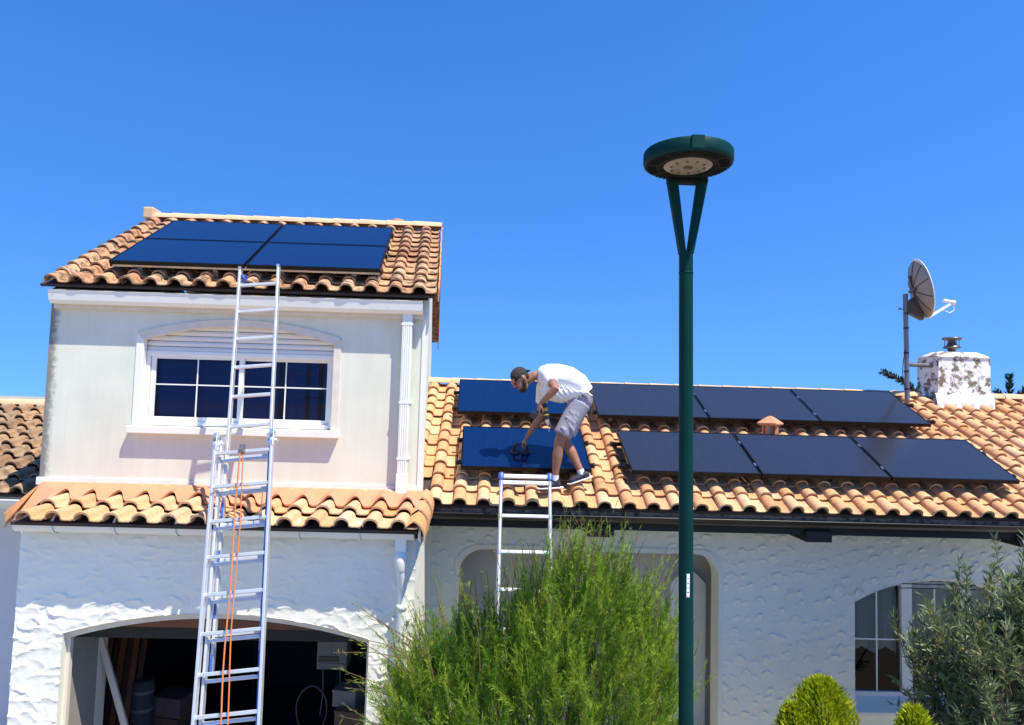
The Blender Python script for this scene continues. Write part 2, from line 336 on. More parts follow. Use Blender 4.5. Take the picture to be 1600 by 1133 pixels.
# ------------------------------------------------------------------ trowelled stucco relief
class Relief:
    """height of hand-trowelled half-moon strokes over a wall, sampled at (x, z)"""
    def __init__(s, x0, x1, z0, z1, seed, rk=1.0, pitch=0.17, amp=0.011, h=0.006, calm=None, rough=0.0015, row=0.13, tilt=0.0, pad=False):
        s.x0, s.z0, s.h = x0, z0, h
        r = np.random.RandomState(seed); nx = int((x1-x0)/h)+3; nz = int((z1-z0)/h)+3
        H = np.zeros((nz, nx))
        def soft(n_, amp_):                                              # smooth random field
            g_ = r.normal(0, 1, (int(nz/n_)+3, int(nx/n_)+3)); a_ = np.arange(nz)/n_; b_ = np.arange(nx)/n_; i_, j_ = a_.astype(int), b_.astype(int); fa, fb = (a_-i_)[:, None], b_-j_
            fa = fa*fa*(3-2*fa); fb = fb*fb*(3-2*fb); I, J = i_[:, None], j_[None, :]
            return amp_*((g_[I, J]*(1-fb)+g_[I, J+1]*fb)*(1-fa)+(g_[I+1, J]*(1-fb)+g_[I+1, J+1]*fb)*fa)
        wx, wz = soft(10, .009)+soft(5, .002), soft(10, .009)+soft(5, .002)
        z = z0
        while z < z1:
            x = x0+r.uniform(0, pitch)
            while x < x1:
                cx, cz = x+r.normal(0, .03), z+r.normal(0, .028); rad = r.uniform(.045, .080)*rk; mid = PI/2+tilt+r.normal(0, .35); span = r.uniform(.9, 1.5); sgn = -1 if r.rand() < .35 else 1
                a = amp*r.uniform(.55, 1.15)
                if calm is not None: a *= calm(cx, cz)
                i0, i1 = int((cx-x0-.2)/h), int((cx-x0+.2)/h)+1; j0, j1 = int((cz-z0-.16)/h), int((cz-z0+.16)/h)+1
                i0, j0 = max(i0, 0), max(j0, 0); i1, j1 = min(i1, nx), min(j1, nz)
                if i1 > i0 and j1 > j0:
                    X = x0+np.arange(i0, i1)*h-cx+wx[j0:j1, i0:i1]; Z = (z0+np.arange(j0, j1)*h)[:, None]-cz+wz[j0:j1, i0:i1]
                    if pad:                                            # kidney-shaped dab with a raised lip along its top
                        rad = rad*1.75; rr = rad*.50; dx = rad*.60; k1 = np.sqrt((X+dx)**2+((Z+rad*.22)*1.12)**2); k2 = np.sqrt((X-dx)**2+((Z-rad*.22)*1.12)**2)
                        e = np.minimum(k1, k2)*1.0-rr; inside = np.clip(-e/.008, 0, 1); up = np.clip(.30+.70*(Z/rr*.8+.15), .10, 1)*(.55+.45*np.exp(-((e+.012)/.022)**2))
                        H[j0:j1, i0:i1] = np.maximum(H[j0:j1, i0:i1], a*inside*up)
                    d = np.sqrt((X*.72)**2+Z**2); ang = np.arctan2(sgn*Z, X*.72)
                    w = np.clip(1-np.abs((ang-mid+PI) % (2*PI)-PI)/span, 0, 1)**.6
                    t = d-rad
                    prof = np.where(t > 0, np.exp(-(t/.005)**2), .62*np.exp(-(t/.030)**2)+.38*np.exp(-(t/.007)**2))
                    if not pad: H[j0:j1, i0:i1] = np.maximum(H[j0:j1, i0:i1]*(1-.55*w*(d < rad)), a*w*prof)
                x += pitch*r.uniform(.8, 1.2)
            z += row*r.uniform(.85, 1.1)
        s.H = H*(1+soft(8, .25))+soft(3, rough*.5)+soft(9, rough); s.nx, s.nz = nx, nz
    def __call__(s, x, z):
        u = np.clip((x-s.x0)/s.h, 0, s.nx-1.001); v = np.clip((z-s.z0)/s.h, 0, s.nz-1.001)
        i, j = u.astype(int), v.astype(int); a, b = u-i, v-j; H = s.H
        return (H[j, i]*(1-a)+H[j, i+1]*a)*(1-b)+(H[j+1, i]*(1-a)+H[j+1, i+1]*a)*b
def relief_patch(mb, R, Y, x0, x1, zb, zt, step=0.011):
    nx = max(2, int((x1-x0)/step)); xs = np.linspace(x0, x1, nx)
    B = np.array([zb(x) if callable(zb) else zb for x in xs]); T = np.array([zt(x) if callable(zt) else zt for x in xs])
    nz = max(2, int((T-B).max()/step)); t = np.linspace(0, 1, nz)[:, None]
    Z = B+(T-B)*t; X = np.broadcast_to(xs, Z.shape); D = Y-R(X, Z)
    vs = np.stack([X, D, Z], -1).reshape(-1, 3)
    idx = np.arange(nx*nz).reshape(nz, nx)
    f = np.stack([idx[:-1, :-1], idx[:-1, 1:], idx[1:, 1:], idx[1:, :-1]], -1).reshape(-1, 4)
    mb.add(vs.tolist(), f.tolist(), True)

# ------------------------------------------------------------------ clay tile roofs
TP = 0.26                                       # tile width
def tile_mb(alpha, shear, seed, L=0.33, eave=False):
    """one single-roll clay tile, barrel and pan in one piece, turned to the roof's pitch"""
    r = random.Random(seed); mb = MB()
    ca, sa = math.cos(alpha), math.sin(alpha); tw = r.uniform(-.012, .012); dz = r.uniform(-.003, .004)
    def prof(y, lift, k, drop=0):
        P = []
        for i in range(8):
            t = PI*i/7; P.append((-(.076*k)*math.cos(t), y, lift+.010+(.076*k)*math.sin(t)**.85-drop))
        P += [(.098, y, lift+.004-drop), (.160, y, lift+.004-drop), (.184, y, lift+.016-drop)]
        out = []
        for x, yy, z in P:
            x2 = x+tw*yy
            out.append((x2+shear*(yy*ca-z*sa*0), yy*ca-z*sa, yy*sa+z*ca))
        return out
    f0 = prof(0, .036+dz, 1.0); b0 = prof(L, 0.002, .86)
    mb.strip(f0, b0, True)
    f1 = prof(0, .036+dz, .88, .011); mb.strip(f1, f0)
    d1 = prof(.10, .027, .85, .012); mb.strip(d1, f1, True)
    return mb
def tile_roof(parent, name, x0, y0, z0, ncol, ncourse, alpha, expo, mname, shear=0.0, hidden=None, seed=1, skip=None, xend=None):
    """a boarded roof plane with its tiles laid course by course; tiles out of sight below the solar panels or past the view are one joined piece"""
    ca, sa = math.cos(alpha), math.sin(alpha); n = V3((0, -sa, ca))
    Ls = ncourse*expo; dk = MB(); A = []
    for x, s in ((x0-.10, 0.03), (x0+ncol*TP-.05, 0.03), (x0+ncol*TP-.05, Ls), (x0-.10, Ls)):
        A.append((x+shear*s*ca, y0+s*ca, z0+s*sa))
    Bv = [(a[0], a[1]+.03*sa, a[2]-.03*ca) for a in A]
    dk.add(A+Bv, [(0,1,2,3),(7,6,5,4),(0,4,5,1),(1,5,6,2),(2,6,7,3),(3,7,4,0)])
    roof = dk.build(name, 'underlay', parent)
    var = [tile_mb(alpha, shear, seed*10+i) for i in range(5)]; me = [mesh_only(v, mname) for v in var]
    r = random.Random(seed); cov = MB(); cnt = 0
    for c in range(ncourse):
        s = c*expo
        for i in range(ncol):
            j = r.randrange(5); x = x0+TP*i+.04+r.uniform(-.004, .004)
            p = (x+shear*s*ca, y0+s*ca+r.uniform(-.006, .006), z0+s*sa)
            if skip and skip(i, c): continue
            if hidden and hidden(i, c, p):
                cov.add([(a+p[0], b+p[1], d+p[2]) for a, b, d in var[j].v], var[j].f, True)
            else:
                t_ = place('tile', me[j], p, roof); t_.rotation_euler = (r.gauss(0, .010), r.gauss(0, .012), r.gauss(0, .014)); cnt += 1
    if cov.v: cov.build('remaining_tiles', mname, roof, 'stuff')
    return roof
def ridge_tiles(roof, xa, xb, y, z, mname, L=0.42, r=0.105, seed=3):
    rr = random.Random(seed); n = max(1, round((xb-xa)/L)); L = (xb-xa)/n
    for i in range(n):
        m = MB(); x = xa+i*L; A = []; B = []; A2 = []
        for k in range(9):
            t = PI*k/8; c, s = math.cos(t), math.sin(t)
            A.append((x-.03, y-c*r*1.06, z+s*r*.86)); B.append((x+L, y-c*r*.94, z+s*r*.76)); A2.append((x-.03, y-c*r*.9, z+s*r*.7))
        m.strip(B, A, True); m.strip(A, A2)
        if i == n-1: m.add(B+[(x+L, y, z)], [tuple(list(range(9))+[9])])
        if i == 0: m.add(A2+[(x-.028, y, z-.01)], [tuple(list(range(8, -1, -1))+[9])])
        m.build('ridge_tile', mname, roof)

# ================================================================== SETTING
g = MB(); g.add([(-900,-900,0),(900,-900,0),(900,900,0),(-900,900,0)], [(0,1,2,3)])
go = g.build('ground', 'ground'); go['kind'] = 'structure'
g = MB(); g.box((-4.4,-1.5,-.05), (-.75,7.0,.006)); go = g.build('driveway', 'drive'); go['kind'] = 'structure'

# ================================================================== TWO-STOREY HOUSE (left)
SH = -0.085                                      # the upper storey stands slightly turned: its side walls drift left with depth
LH = thing('two_storey_house', 'white two storey house with arched garage and solar panels on its upper tile roof', 'house', (-2.6, 7.0, 0))
UY, UXL, UXR = 7.5, -4.87, -0.78
AL = math.radians(28)
E_Y, E_Z = 7.31, 5.467
def shx(x, y): return x+SH*(y-UY)
# --- upper wall, with its arched window opening
wx0, wx1, wsp, wap, wbt = -3.92, -1.715, 4.98, 5.15, 3.98
def arch(x, a, b, sp, ap):
    h = (b-a)/2; c = (a+b)/2; rise = ap-sp; Rr = (h*h+rise*rise)/(2*rise)
    return ap-Rr+math.sqrt(max(Rr*Rr-(x-c)**2, 0))
uw = MB(); N = 24
axs = [wx0+(wx1-wx0)*i/N for i in range(N+1)]
top = E_Z-.02
uw.add([(UXL,UY,3.30),(wx0,UY,3.30),(wx0,UY,top),(UXL,UY,top)], [(0,1,2,3)])
uw.add([(wx1,UY,3.30),(UXR,UY,3.30),(UXR,UY,top),(wx1,UY,top)], [(0,1,2,3)])
uw.add([(wx0,UY,3.30),(wx1,UY,3.30),(wx1,UY,wbt),(wx0,UY,wbt)], [(0,1,2,3)])
uw.strip([(x,UY,arch(x,wx0,wx1,wsp,wap)) for x in axs], [(x,UY,top) for x in axs])
uw.strip([(x,UY,arch(x,wx0,wx1,wsp,wap)) for x in axs][::-1], [(x,UY+.16,arch(x,wx0,wx1,wsp,wap)) for x in axs][::-1])
uw.add([(wx0,UY,wbt),(wx0,UY,wsp),(wx0,UY+.16,wsp),(wx0,UY+.16,wbt)], [(0,1,2,3)])
uw.add([(wx1,UY,wbt),(wx1,UY+.16,wbt),(wx1,UY+.16,wsp),(wx1,UY,wsp)], [(0,1,2,3)])
uw.add([(wx0,UY,wbt),(wx0,UY+.16,wbt),(wx1,UY+.16,wbt),(wx1,UY,wbt)], [(0,1,2,3)])
RY = 9.87; RZ = E_Z+(RY-E_Y)*math.tan(AL); BY = 12.4                  # ridge, back wall
for X in (UXL, UXR):                                               # gable side walls
    uw.add([(shx(X,UY),UY,0),(shx(X,BY),BY,0),(shx(X,BY),BY,E_Z),(shx(X,RY),RY,RZ-.05),(shx(X,UY),UY,top)], [(0,1,2,3,4) if X > -2 else (4,3,2,1,0)])
uw.add([(shx(UXL,BY),BY,0),(shx(UXR,BY),BY,0),(shx(UXR,BY),BY,E_Z),(shx(UXL,BY),BY,E_Z)], [(3,2,1,0)])
uw.build('upper_wall', 'upper_render', LH)
m = MB(); m.box((UXR-.05,UY-.012,3.36), (UXR+.012,UY+.05,E_Z-.03)); m.build('corner_bead', 'stucco_plain', LH)
m = MB(); m.box((UXL-.02,UY-.018,3.33), (UXR+.015,UY-.002,3.41)); m.build('wall_foot_band', 'stucco_plain', LH)
# --- upper window
wd = MB(); fy = UY+.10
def frame_ring(mb, x0, x1, z0, z1, w, y0, y1):
    mb.box((x0,y0,z0),(x0+w,y1,z1)); mb.box((x1-w,y0,z0),(x1,y1,z1)); mb.box((x0+w,y0+.002,z0),(x1-w,y1,z0+w)); mb.box((x0+w,y0+.002,z1-w),(x1-w,y1,z1))
frame_ring(wd, wx0+.065, wx1-.065, wbt+.01, 4.80, .05, fy-.03, fy+.05)
win = wd.build('window', 'window_plastic', LH); bevel(win)
m = MB(); k = .075                                                  # beige moulding round the opening
oa = [(x, arch(x,wx0-.0,wx1+.0,wsp,wap)) for x in axs]
ia = [(wx0+k+(wx1-wx0-2*k)*i/N, arch(wx0+(wx1-wx0)*i/N,wx0,wx1,wsp,wap)-.06) for i in range(N+1)]
m.strip([(x,UY-.022,z) for x,z in ia], [(x,UY-.022,z+.012) for x,z in oa]); m.strip([(x,UY-.022,z+.012) for x,z in oa], [(x,UY+.02,z+.012) for x,z in oa])
m.strip([(x,UY+.10,z) for x,z in ia], [(x,UY-.022,z) for x,z in ia])
m.build('arch_moulding', 'beige_trim', win)
for a, b in ((wx0-.006, wx0+k), (wx1-k, wx1+.006)):
    m = MB(); m.box((a,UY-.014,wbt), (b,fy-.031,wsp+.0)); bevel(m.build('jamb_board', 'window_plastic' if a < -3 else 'beige_trim', win))
zs = 4.80; i = 0
while zs < wap-.07:                                                  # roller shutter slats under the arch
    pts = [x for x in np.linspace(wx0+k, wx1-k, 41) if arch(x,wx0,wx1,wsp,wap)-.05 > zs+.012]
    if len(pts) > 3:
        A = []; B = []; T = []
        for x in pts:
            zt = min(zs+.058, arch(x,wx0,wx1,wsp,wap)-.045)
            A.append((x,fy-.020,zs)); B.append((x,fy-.028,(zs+zt)/2)); T.append((x,fy-.020,zt-.006))
        m = MB(); m.strip(A, B, True); m.strip(B, T, True); m.strip(T, [(x,fy,z+.006) for x,y,z in T]); m.strip([(x,fy,z) for x,y,z in A], A)
        m.build('shutter_slat', 'shutter_plastic', win)
    zs += .060
m = MB(); m.box((wx0+k,fy-.04,4.765), (wx1-k,fy-.005,4.806)); bevel(m.build('shutter_end_bar', 'window_plastic', win))
gx = [(-3.80, -2.79), (-2.845, -1.83)]
for q, (a, b) in enumerate(gx):                                      # two sliding sashes
    yy = fy-.012 if q == 0 else fy+.02
    m = MB(); frame_ring(m, a, b, 4.035, 4.775, .052, yy, yy+.03); bevel(m.build('sash', 'window_plastic', win), .003)
    mx_, mz = (a+b)/2, 4.44
    for (p0, p1) in ((a+.052, mx_), (mx_, b-.052)):
        for (q0, q1) in ((4.087, mz), (mz, 4.723)):
            m = MB(); m.add([(p0,yy+.016,q0),(p1,yy+.016,q0),(p1,yy+.016,q1),(p0,yy+.016,q1)], [(0,1,2,3)]); m.build('pane', 'window_glass', win)
    m = MB(); m.box((mx_-.007,yy+.008,4.087), (mx_+.007,yy+.014,4.723)); m.build('glazing_bar', 'window_plastic', win)
    m = MB(); m.box((a+.052,yy+.0085,mz-.007), (b-.052,yy+.0135,mz+.007)); m.build('glazing_bar', 'window_plastic', win)
m = MB(); m.box((wx0-.02,UY-.10,wbt-.075), (wx1+.02,fy-.035,wbt+.005)); bevel(m.build('window_sill', 'stucco_plain', win), .008)
m = MB(); m.box((wx0+.07,fy+.062,4.0),(wx1-.07,fy+.068,4.8)); m.build('sky_reflection_sheet', 'sky_reflection_navy', win)  # added sheet behind the panes; its navy stands in for reflected sky
m = MB(); m.box((wx0+.02,fy+.10,3.9), (wx1-.02,fy+.9,5.2)); m.f = [f[::-1] for f in m.f]; m.f.pop(2); m.sm.pop(); m.build('room', 'sky_reflection_navy', win)
m = MB()
for x in (-2.42, -2.12, -1.98): m.box((x,fy+.052,4.0), (x+.05,fy+.060,4.8))
m.build('inner_uprights', 'room_dark', win)
# --- upper gutter and downpipe
m = MB()
prof = [(0,.0),(-.005,-.10),(-.03,-.135),(-.10,-.135),(-.135,-.10),(-.150,-.02),(-.160,.0),(-.150,.004),(-.14,-.01),(-.125,-.09),(-.02,-.09),(-.01,.0)]
GY, GZ = UY-.035, 5.405
A = [(UXL+.07,GY+p*.97,GZ+q) for p, q in prof]; B = [(UXR-.04,GY+p*.97,GZ+q) for p, q in prof]
m.strip(A+[A[0]], B+[B[0]]); m.add(A, [tuple(range(len(A)-1,-1,-1))]); m.add(B, [tuple(range(len(B)))])
m.build('gutter', 'white_plastic', LH)
m = MB(); m.box((UXL+.06,UY-.055,5.225), (UXR-.03,UY-.001,5.275)); m.build('fascia_moulding', 'beige_trim', LH)
m = MB(); px, py = -.985, UY-.085
rp = [(-.052,-.036),(.052,-.036),(.052,.036),(-.052,.036)]
m.box((px-.052,py-.036,3.40),(px+.052,py+.036,5.28))
for q in (-.034,-.012,.012,.034): m.box((px+q-.004,py-.0405,3.40),(px+q+.004,py-.0355,5.20))
dp = m.build('downpipe', 'white_plastic', LH); bevel(dp, .004)
m = MB(); m.box((px-.060,py-.044,3.34),(px+.060,py+.044,3.55)); m.bar((px,py-.0,3.36),(px+.0,py-.10,3.27),.10,.07); bevel(m.build('pipe_shoe', 'white_plastic', dp), .004)
for z in (5.15, 4.3, 3.7):
    m = MB(); m.box((px-.062,py-.041,z),(px+.062,UY,z+.025)); m.build('pipe_clip', 'white_plastic', dp)
# --- upper roof
NC, NR, EX = 16, 12, (RY-E_Y)/math.cos(AL)/12
ULX = -4.80
def hid_l(i, c, p): return 2 <= i <= 12 and 2 <= c <= 8
r1 = tile_roof(LH, 'upper_roof', ULX, E_Y, E_Z-.01, NC, NR, AL, EX, 'tile_old', SH, hid_l, 1)
ridge_tiles(r1, shx(ULX,RY)-.10, shx(ULX+NC*TP,RY)-.02, RY, RZ+.05, 'ridge_clay', .40)
m = MB(); x = shx(ULX,RY)-.14; m.box((x,RY-.12,RZ+.02),(x+.15,RY+.12,RZ+.19)); bevel(m.build('ridge_end_block', 'ridge_clay', r1), .02)
m = MB(); A = []; B = []                                            # rear slope
for X in (ULX-.1, ULX+NC*TP-.05):
    A.append((shx(X,RY),RY+.02,RZ)); B.append((shx(X,BY),BY+.25,E_Z-.02))
m.add([A[0],A[1],B[1],B[0]], [(0,1,2,3)]); m.build('rear_slope', 'tile_old', r1)
for k in range(10):                                                # verge tiles hanging on the right gable, front and rear slopes
    for side in (0, 1):
        t0 = k/10; t1 = (k+1)/10+.02
        ya, yb = ((E_Y+.05, RY) if side == 0 else (BY+.2, RY))
        y0_, y1_ = ya+(yb-ya)*t0, ya+(yb-ya)*t1
        z0_, z1_ = E_Z+(RZ-E_Z)*t0, E_Z+(RZ-E_Z)*t1
        X = ULX+NC*TP-.035+.004*(k % 2)
        a, b = shx(X, y0_), shx(X, y1_); m = MB(); w = .016
        hgt = .15 if side else .05
        m.add([(a,y0_,z0_+.09),(b,y1_,z1_+.075),(b,y1_,z1_-hgt+.01),(a,y0_,z0_-hgt),(a+w,y0_,z0_+.09),(b+w,y1_,z1_+.075),(b+w,y1_,z1_-hgt+.01),(a+w,y0_,z0_-hgt)],
              [(3,2,1,0),(4,5,6,7),(0,1,5,4),(1,2,6,5),(2,3,7,6),(3,0,4,7)])
        m.build('verge_tile', 'tile_old_east' if side == 0 else 'verge_clay', r1)
m = MB()                                                           # ribbed clay vent behind the ridge
vx, vy = -1.56, 10.2
pr = [(.085,-.3),(.085,.06)]; m.lathe((vx,vy,RZ), [(.075,-.3),(.075,.19),(.09,.20),(.09,.235),(.06,.245),(.0,.245)], 20)
for k in range(10):
    t = 2*PI*k/10; m.tube((vx+.08*math.cos(t),vy+.08*math.sin(t),RZ-.1),(vx+.08*math.cos(t),vy+.08*math.sin(t),RZ+.20),.012,n=6)
m.build('roof_vent', 'vent_clay', r1)
# --- skirt roof over the garage
AS = math.radians(10.5); SKY, SKZ = 6.36, 3.125
SX0 = -4.28
r2_ = tile_roof(LH, 'skirt_roof', SX0, SKY, SKZ, 14, 3, AS, .34, 'tile_new', 0.0, None, 5)
m = MB()                                                           # clay-coloured flashing sheet dressed over the top course, lapping each roll
nx = 14*10; A = []; B = []; D = []
for i in range(nx+1):
    x = SX0-.10+(14*TP+.06)*i/nx; ph = ((x-SX0-.04)/TP+.5) % 1-.5
    roll = .072*max(0, math.cos(min(abs(ph)*TP/.085, 1.0)*PI/2))
    yb = SKY+.545+.05*math.cos(ph*2*PI)
    zb = SKZ+(yb-SKY)*math.tan(AS)+.058+roll
    A.append((x,yb,zb)); B.append((x,yb+.16,zb+.05-roll*.25)); D.append((x,UY-.004,3.365+.0))
m.strip(A, B, True); m.strip(B, D, True); m.strip([(x,y+.02,z-.02) for x,y,z in A], A)
m.add([A[0], B[0], D[0], (-4.83,UY-.004,3.365), (-4.74,UY-.25,3.22), (-4.42,SKY+.12,3.12)], [(0,5,4,3,2,1)])
m.build('flashing', 'flashing', r2_)
m = MB(); m.add([(-4.42,SKY+.0,3.22),(-4.40,SKY-.02,3.07),(-4.83,UY-.1,3.25),(-4.83,UY-.004,3.36),(-4.40,SKY,3.13)], [(0,4,1,2,3)])
m.build('verge_flashing', 'tile_new', r2_)
for k in range(3):                                                  # right verge tiles of the skirt
    y0_, y1_ = SKY-.02+k*.34, SKY+.36+k*.34; X = SX0+14*TP-.055; m = MB(); A = []; B = []
    z0_ = SKZ+(y0_-SKY)*math.tan(AS)+.028; z1_ = z0_+.36*math.tan(AS)-.02
    for q in range(7):
        t = PI*.5-q/6*PI*.62; A.append((X-.02+.105*math.cos(t),y0_,z0_-.02+.105*math.sin(t)-.07*q/6)); B.append((X-.02+.092*math.cos(t),y1_,z1_-.02+.095*math.sin(t)-.07*q/6))
    A = [(X-.105,y0_,z0_+.02)]+A; B = [(X-.105,y1_,z1_+.02)]+B
    m.strip(A, B, True); m.strip([(x-.01,y+.002,z-.014) for x,y,z in A], A); m.build('verge_tile', 'tile_new', r2_)
m = MB(); m.box((-4.40,SKY+.215,3.03),(-.66,UY-.01,3.12)); m.build('skirt_soffit', 'dark_wood', LH)
# --- garage wall with the trowelled stucco, arch opening
GYW, GXL, GXR = 6.66, -4.455, -.725
gx0, gx1, gsp, gap = -4.0, -1.135, 2.06, 2.27
calm = lambda x, z: 1.0 if z < 2.36+.04*math.sin(x*9) else 0.6
RG = Relief(GXL-.05, GXR+.05, .2, 3.1, 11, rk=1.2, pitch=.17, amp=.016, calm=calm, row=.10, rough=.0011)
ga = lambda x: arch(x, gx0, gx1, gsp, gap)
m = MB()
relief_patch(m, RG, GYW, GXL, gx0, 0.25, 3.02); relief_patch(m, RG, GYW, gx1, GXR, 0.25, 3.02); relief_patch(m, RG, GYW, gx0, gx1, ga, 3.02)
m.build('garage_wall', 'stucco', LH)
m = MB()
m.box((GXL+.004,GYW+.012,0),(gx0-.004,7.45,3.0)); m.box((gx1+.004,GYW+.012,0),(GXR-.004,8.9,3.0))
gxs = [gx0+(gx1-gx0)*i/30 for i in range(31)]
m.strip([(x,GYW-.004,ga(x)) for x in gxs][::-1], [(x,GYW+.13,ga(x)) for x in gxs][::-1], True)
m.strip([(x,GYW+.13,ga(x)) for x in gxs], [(x,GYW+.13,3.0) for x in gxs]); m.strip([(x,GYW+.012,3.0) for x in gxs], [(x,GYW+.13,3.0) for x in gxs])
m.add([(GXL,GYW,0),(GXL,8.5,0),(GXL,8.5,3.0),(GXL,GYW,3.0)], [(3,2,1,0)]); m.add([(GXR,GYW-.002,0),(GXR,8.6,0),(GXR,8.6,3.0),(GXR,GYW-.002,3.0)], [(0,1,2,3)])
m.add([(gx0,GYW-.004,0),(gx0,GYW+.13,0),(gx0,GYW+.13,gsp),(gx0,GYW-.004,gsp)], [(3,2,1,0)]); m.add([(gx1,GYW-.004,0),(gx1,GYW+.13,0),(gx1,GYW+.13,gsp),(gx1,GYW-.004,gsp)], [(0,1,2,3)])
m.build('garage_body', 'stucco_plain', LH)
m = MB(); fz = lambda x: ga(x)-.07                                # recessed arched door frame
m.strip([(x,GYW+.075,fz(x)) for x in gxs], [(x,GYW+.075,ga(x)+.01) for x in gxs]); m.strip([(x,GYW+.125,fz(x)) for x in gxs], [(x,GYW+.075,fz(x)) for x in gxs])
for a, b in ((gx0-.01,gx0+.03),(gx1-.03,gx1+.01)): m.box((a,GYW+.078,0),(b,GYW+.125,gsp-.05))
gf = m.build('garage_door_frame', 'beige_trim', LH)
m = MB(); m.box((gx0-.1,GYW+.15,2.085),(gx1+.1,GYW+.21,2.24)); m.build('door_header', 'garage_wood', gf)
m = MB(); m.box((gx0-.05,GYW+.22,1.955),(gx1+.05,GYW+.28,2.09)); m.build('raised_door_edge', 'dark_wood', gf)
m = MB(); m.box((gx0+.02,GYW+.29,2.01),(gx1-.02,9.2,2.05)); m.build('raised_door', 'board_brown', gf)
# garage inside
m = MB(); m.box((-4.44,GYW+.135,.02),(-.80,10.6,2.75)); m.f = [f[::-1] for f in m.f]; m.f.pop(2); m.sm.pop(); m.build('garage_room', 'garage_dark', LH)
m = MB(); m.box((gx0-.16,GYW+.135,0),(gx0+.006,GYW+.60,1.95)); m.build('garage_pier', 'garage_inner', LH)
# --- lower gutter with brackets, lower downpipe
def half_round(mb, xa, xb, y, z, r, n=10, t=.006):
    A = []; B = []
    for k in range(n+1):
        a = PI+PI*k/n; A.append((xa,y+r*math.cos(a),z+r*math.sin(a))); B.append((xb,y+r*math.cos(a),z+r*math.sin(a)))
    A2 = [(x,y+(yy-y)*(1-t/r),z+(zz-z)*(1-t/r)) for x,yy,zz in A]; B2 = [(x,y+(yy-y)*(1-t/r),z+(zz-z)*(1-t/r)) for x,yy,zz in B]
    mb.strip(A, B, True); mb.strip(B2, A2, True); mb.strip([A2[0],A[0]],[B2[0],B[0]]); mb.strip([A[-1],A2[-1]],[B[-1],B2[-1]])
    mb.add(A, [tuple(range(len(A)-1,-1,-1))]); mb.add(B, [tuple(range(len(B)))])
    mb.tube((xa,y-r-.004,z),(xb,y-r-.004,z),.009,n=6)
m = MB(); LGY, LGZ = 6.505, 3.112; half_round(m, -4.385, -.725, LGY, LGZ, .088); lg = m.build('lower_gutter', 'white_plastic', LH)
for k in range(7):
    x = -4.03+k*.56; m = MB()
    m.path([(x,LGY-.096*math.cos(a),LGZ-.096*math.sin(a)) for a in np.linspace(-.15,PI*.9,9)], [(.014,.005)]*9, 6, ref=(1,0,0)); m.bar((x,LGY-.09,LGZ+.005),(x,LGY-.03,LGZ+.085),.02,.012); m.build('gutter_bracket', 'white_plastic', lg)
m = MB(); px = -.845
m.box((px-.05,LGY-.055,2.93),(px+.05,LGY+.055,3.07)); m.lathe((px,LGY+.01,2.73), [(.0,.2),(.062,.2),(.060,.1),(.052,.02),(.042,0)], 16)
m.path([(px,LGY+.01,2.80),(px+.005,LGY+.02,2.70),(px+.012,6.585,2.58),(px+.012,6.60,2.48),(px+.012,6.60,.05)], [.045]*5, 14)
m.lathe((px+.012,6.60,2.36), [(.045,0),(.053,.005),(.053,.05),(.045,.055)], 14)
ld = m.build('lower_downpipe', 'white_plastic', LH)
m = MB(); m.box((px-.075,6.595,2.26),(px+.095,6.655,2.28)); m.build('pipe_clip', 'white_plastic', ld)

# ================================================================== SINGLE-STOREY HOUSE (right)
RH = thing('single_storey_house', 'low white stucco house with orange tile roof and dark gutter', 'house', (3.0, 8.2, 0))
AR = math.radians(26); RE_Y, RE_Z = 7.38, 3.225; RRY = 10.16; RRZ = RE_Z+(RRY-RE_Y)*math.tan(AR)
RWY = 8.35; RX1 = 9.4
EXR = (RRY-RE_Y)/math.cos(AR)/12
RX0 = -.66
panels_r = [(-.43, 1.06), (1.50, 6.0)]
def hid_r(i, c, p):
    x = p[0]
    if x > .79*p[1]+.3: return True
    for a, b in panels_r:
        if a+.05 < x < b-.35:
            if 3 <= c <= 4 or 8 <= c <= 9: return True
    return False
r3 = tile_roof(RH, 'main_roof', RX0-TP, RE_Y, RE_Z-.01, 35, 12, AR, EXR, 'tile_main', -.012, hid_r, 9, skip=lambda i, c: i == 0 and c < 2)
ridge_tiles(r3, RX0-.34, 6.35, RRY, RRZ+.045, 'ridge_clay', .36, .095, 8); ridge_tiles(r3, 7.35, 8.3, RRY, RRZ+.045, 'ridge_clay', .36, .095, 9)
m = MB(); m.add([(RX0-.1,RRY+.02,RRZ),(RX0+34*TP,RRY+.02,RRZ),(RX0+34*TP,13.2,RE_Z),(RX0-.1,13.2,RE_Z)], [(0,1,2,3)]); m.build('rear_slope', 'tile_main', r3)
m = MB(); m.box((RX0-.10,RE_Y+.045,RE_Z-.075),(RX1-.9,RE_Y+.16,RE_Z+.002)); m.build('eaves_mortar', 'mortar_dirt', r3)
m = MB(); half_round(m, RX0-.09, RX1-.9, RE_Y+.075, RE_Z-.075, .075); rg = m.build('dark_gutter', 'brown_gutter', RH)
m = MB(); m.box((RX0-.09,RE_Y+.155,2.985),(RX1-.9,RE_Y+.20,RE_Z-.04)); m.build('fascia_board', 'dark_wood', RH)
m = MB(); m.box((RX0-.09,RE_Y+.2005,3.04),(RX1-.9,RWY+.01,3.07)); m.build('soffit_board', 'dark_wood', RH)
for x in (1.18, 3.57, 5.95):
    m = MB(); m.box((x-.145,RE_Y+.10,2.915),(x+.145,RWY+.02,3.035)); bevel(m.build('beam_end', 'dark_wood', RH), .006)
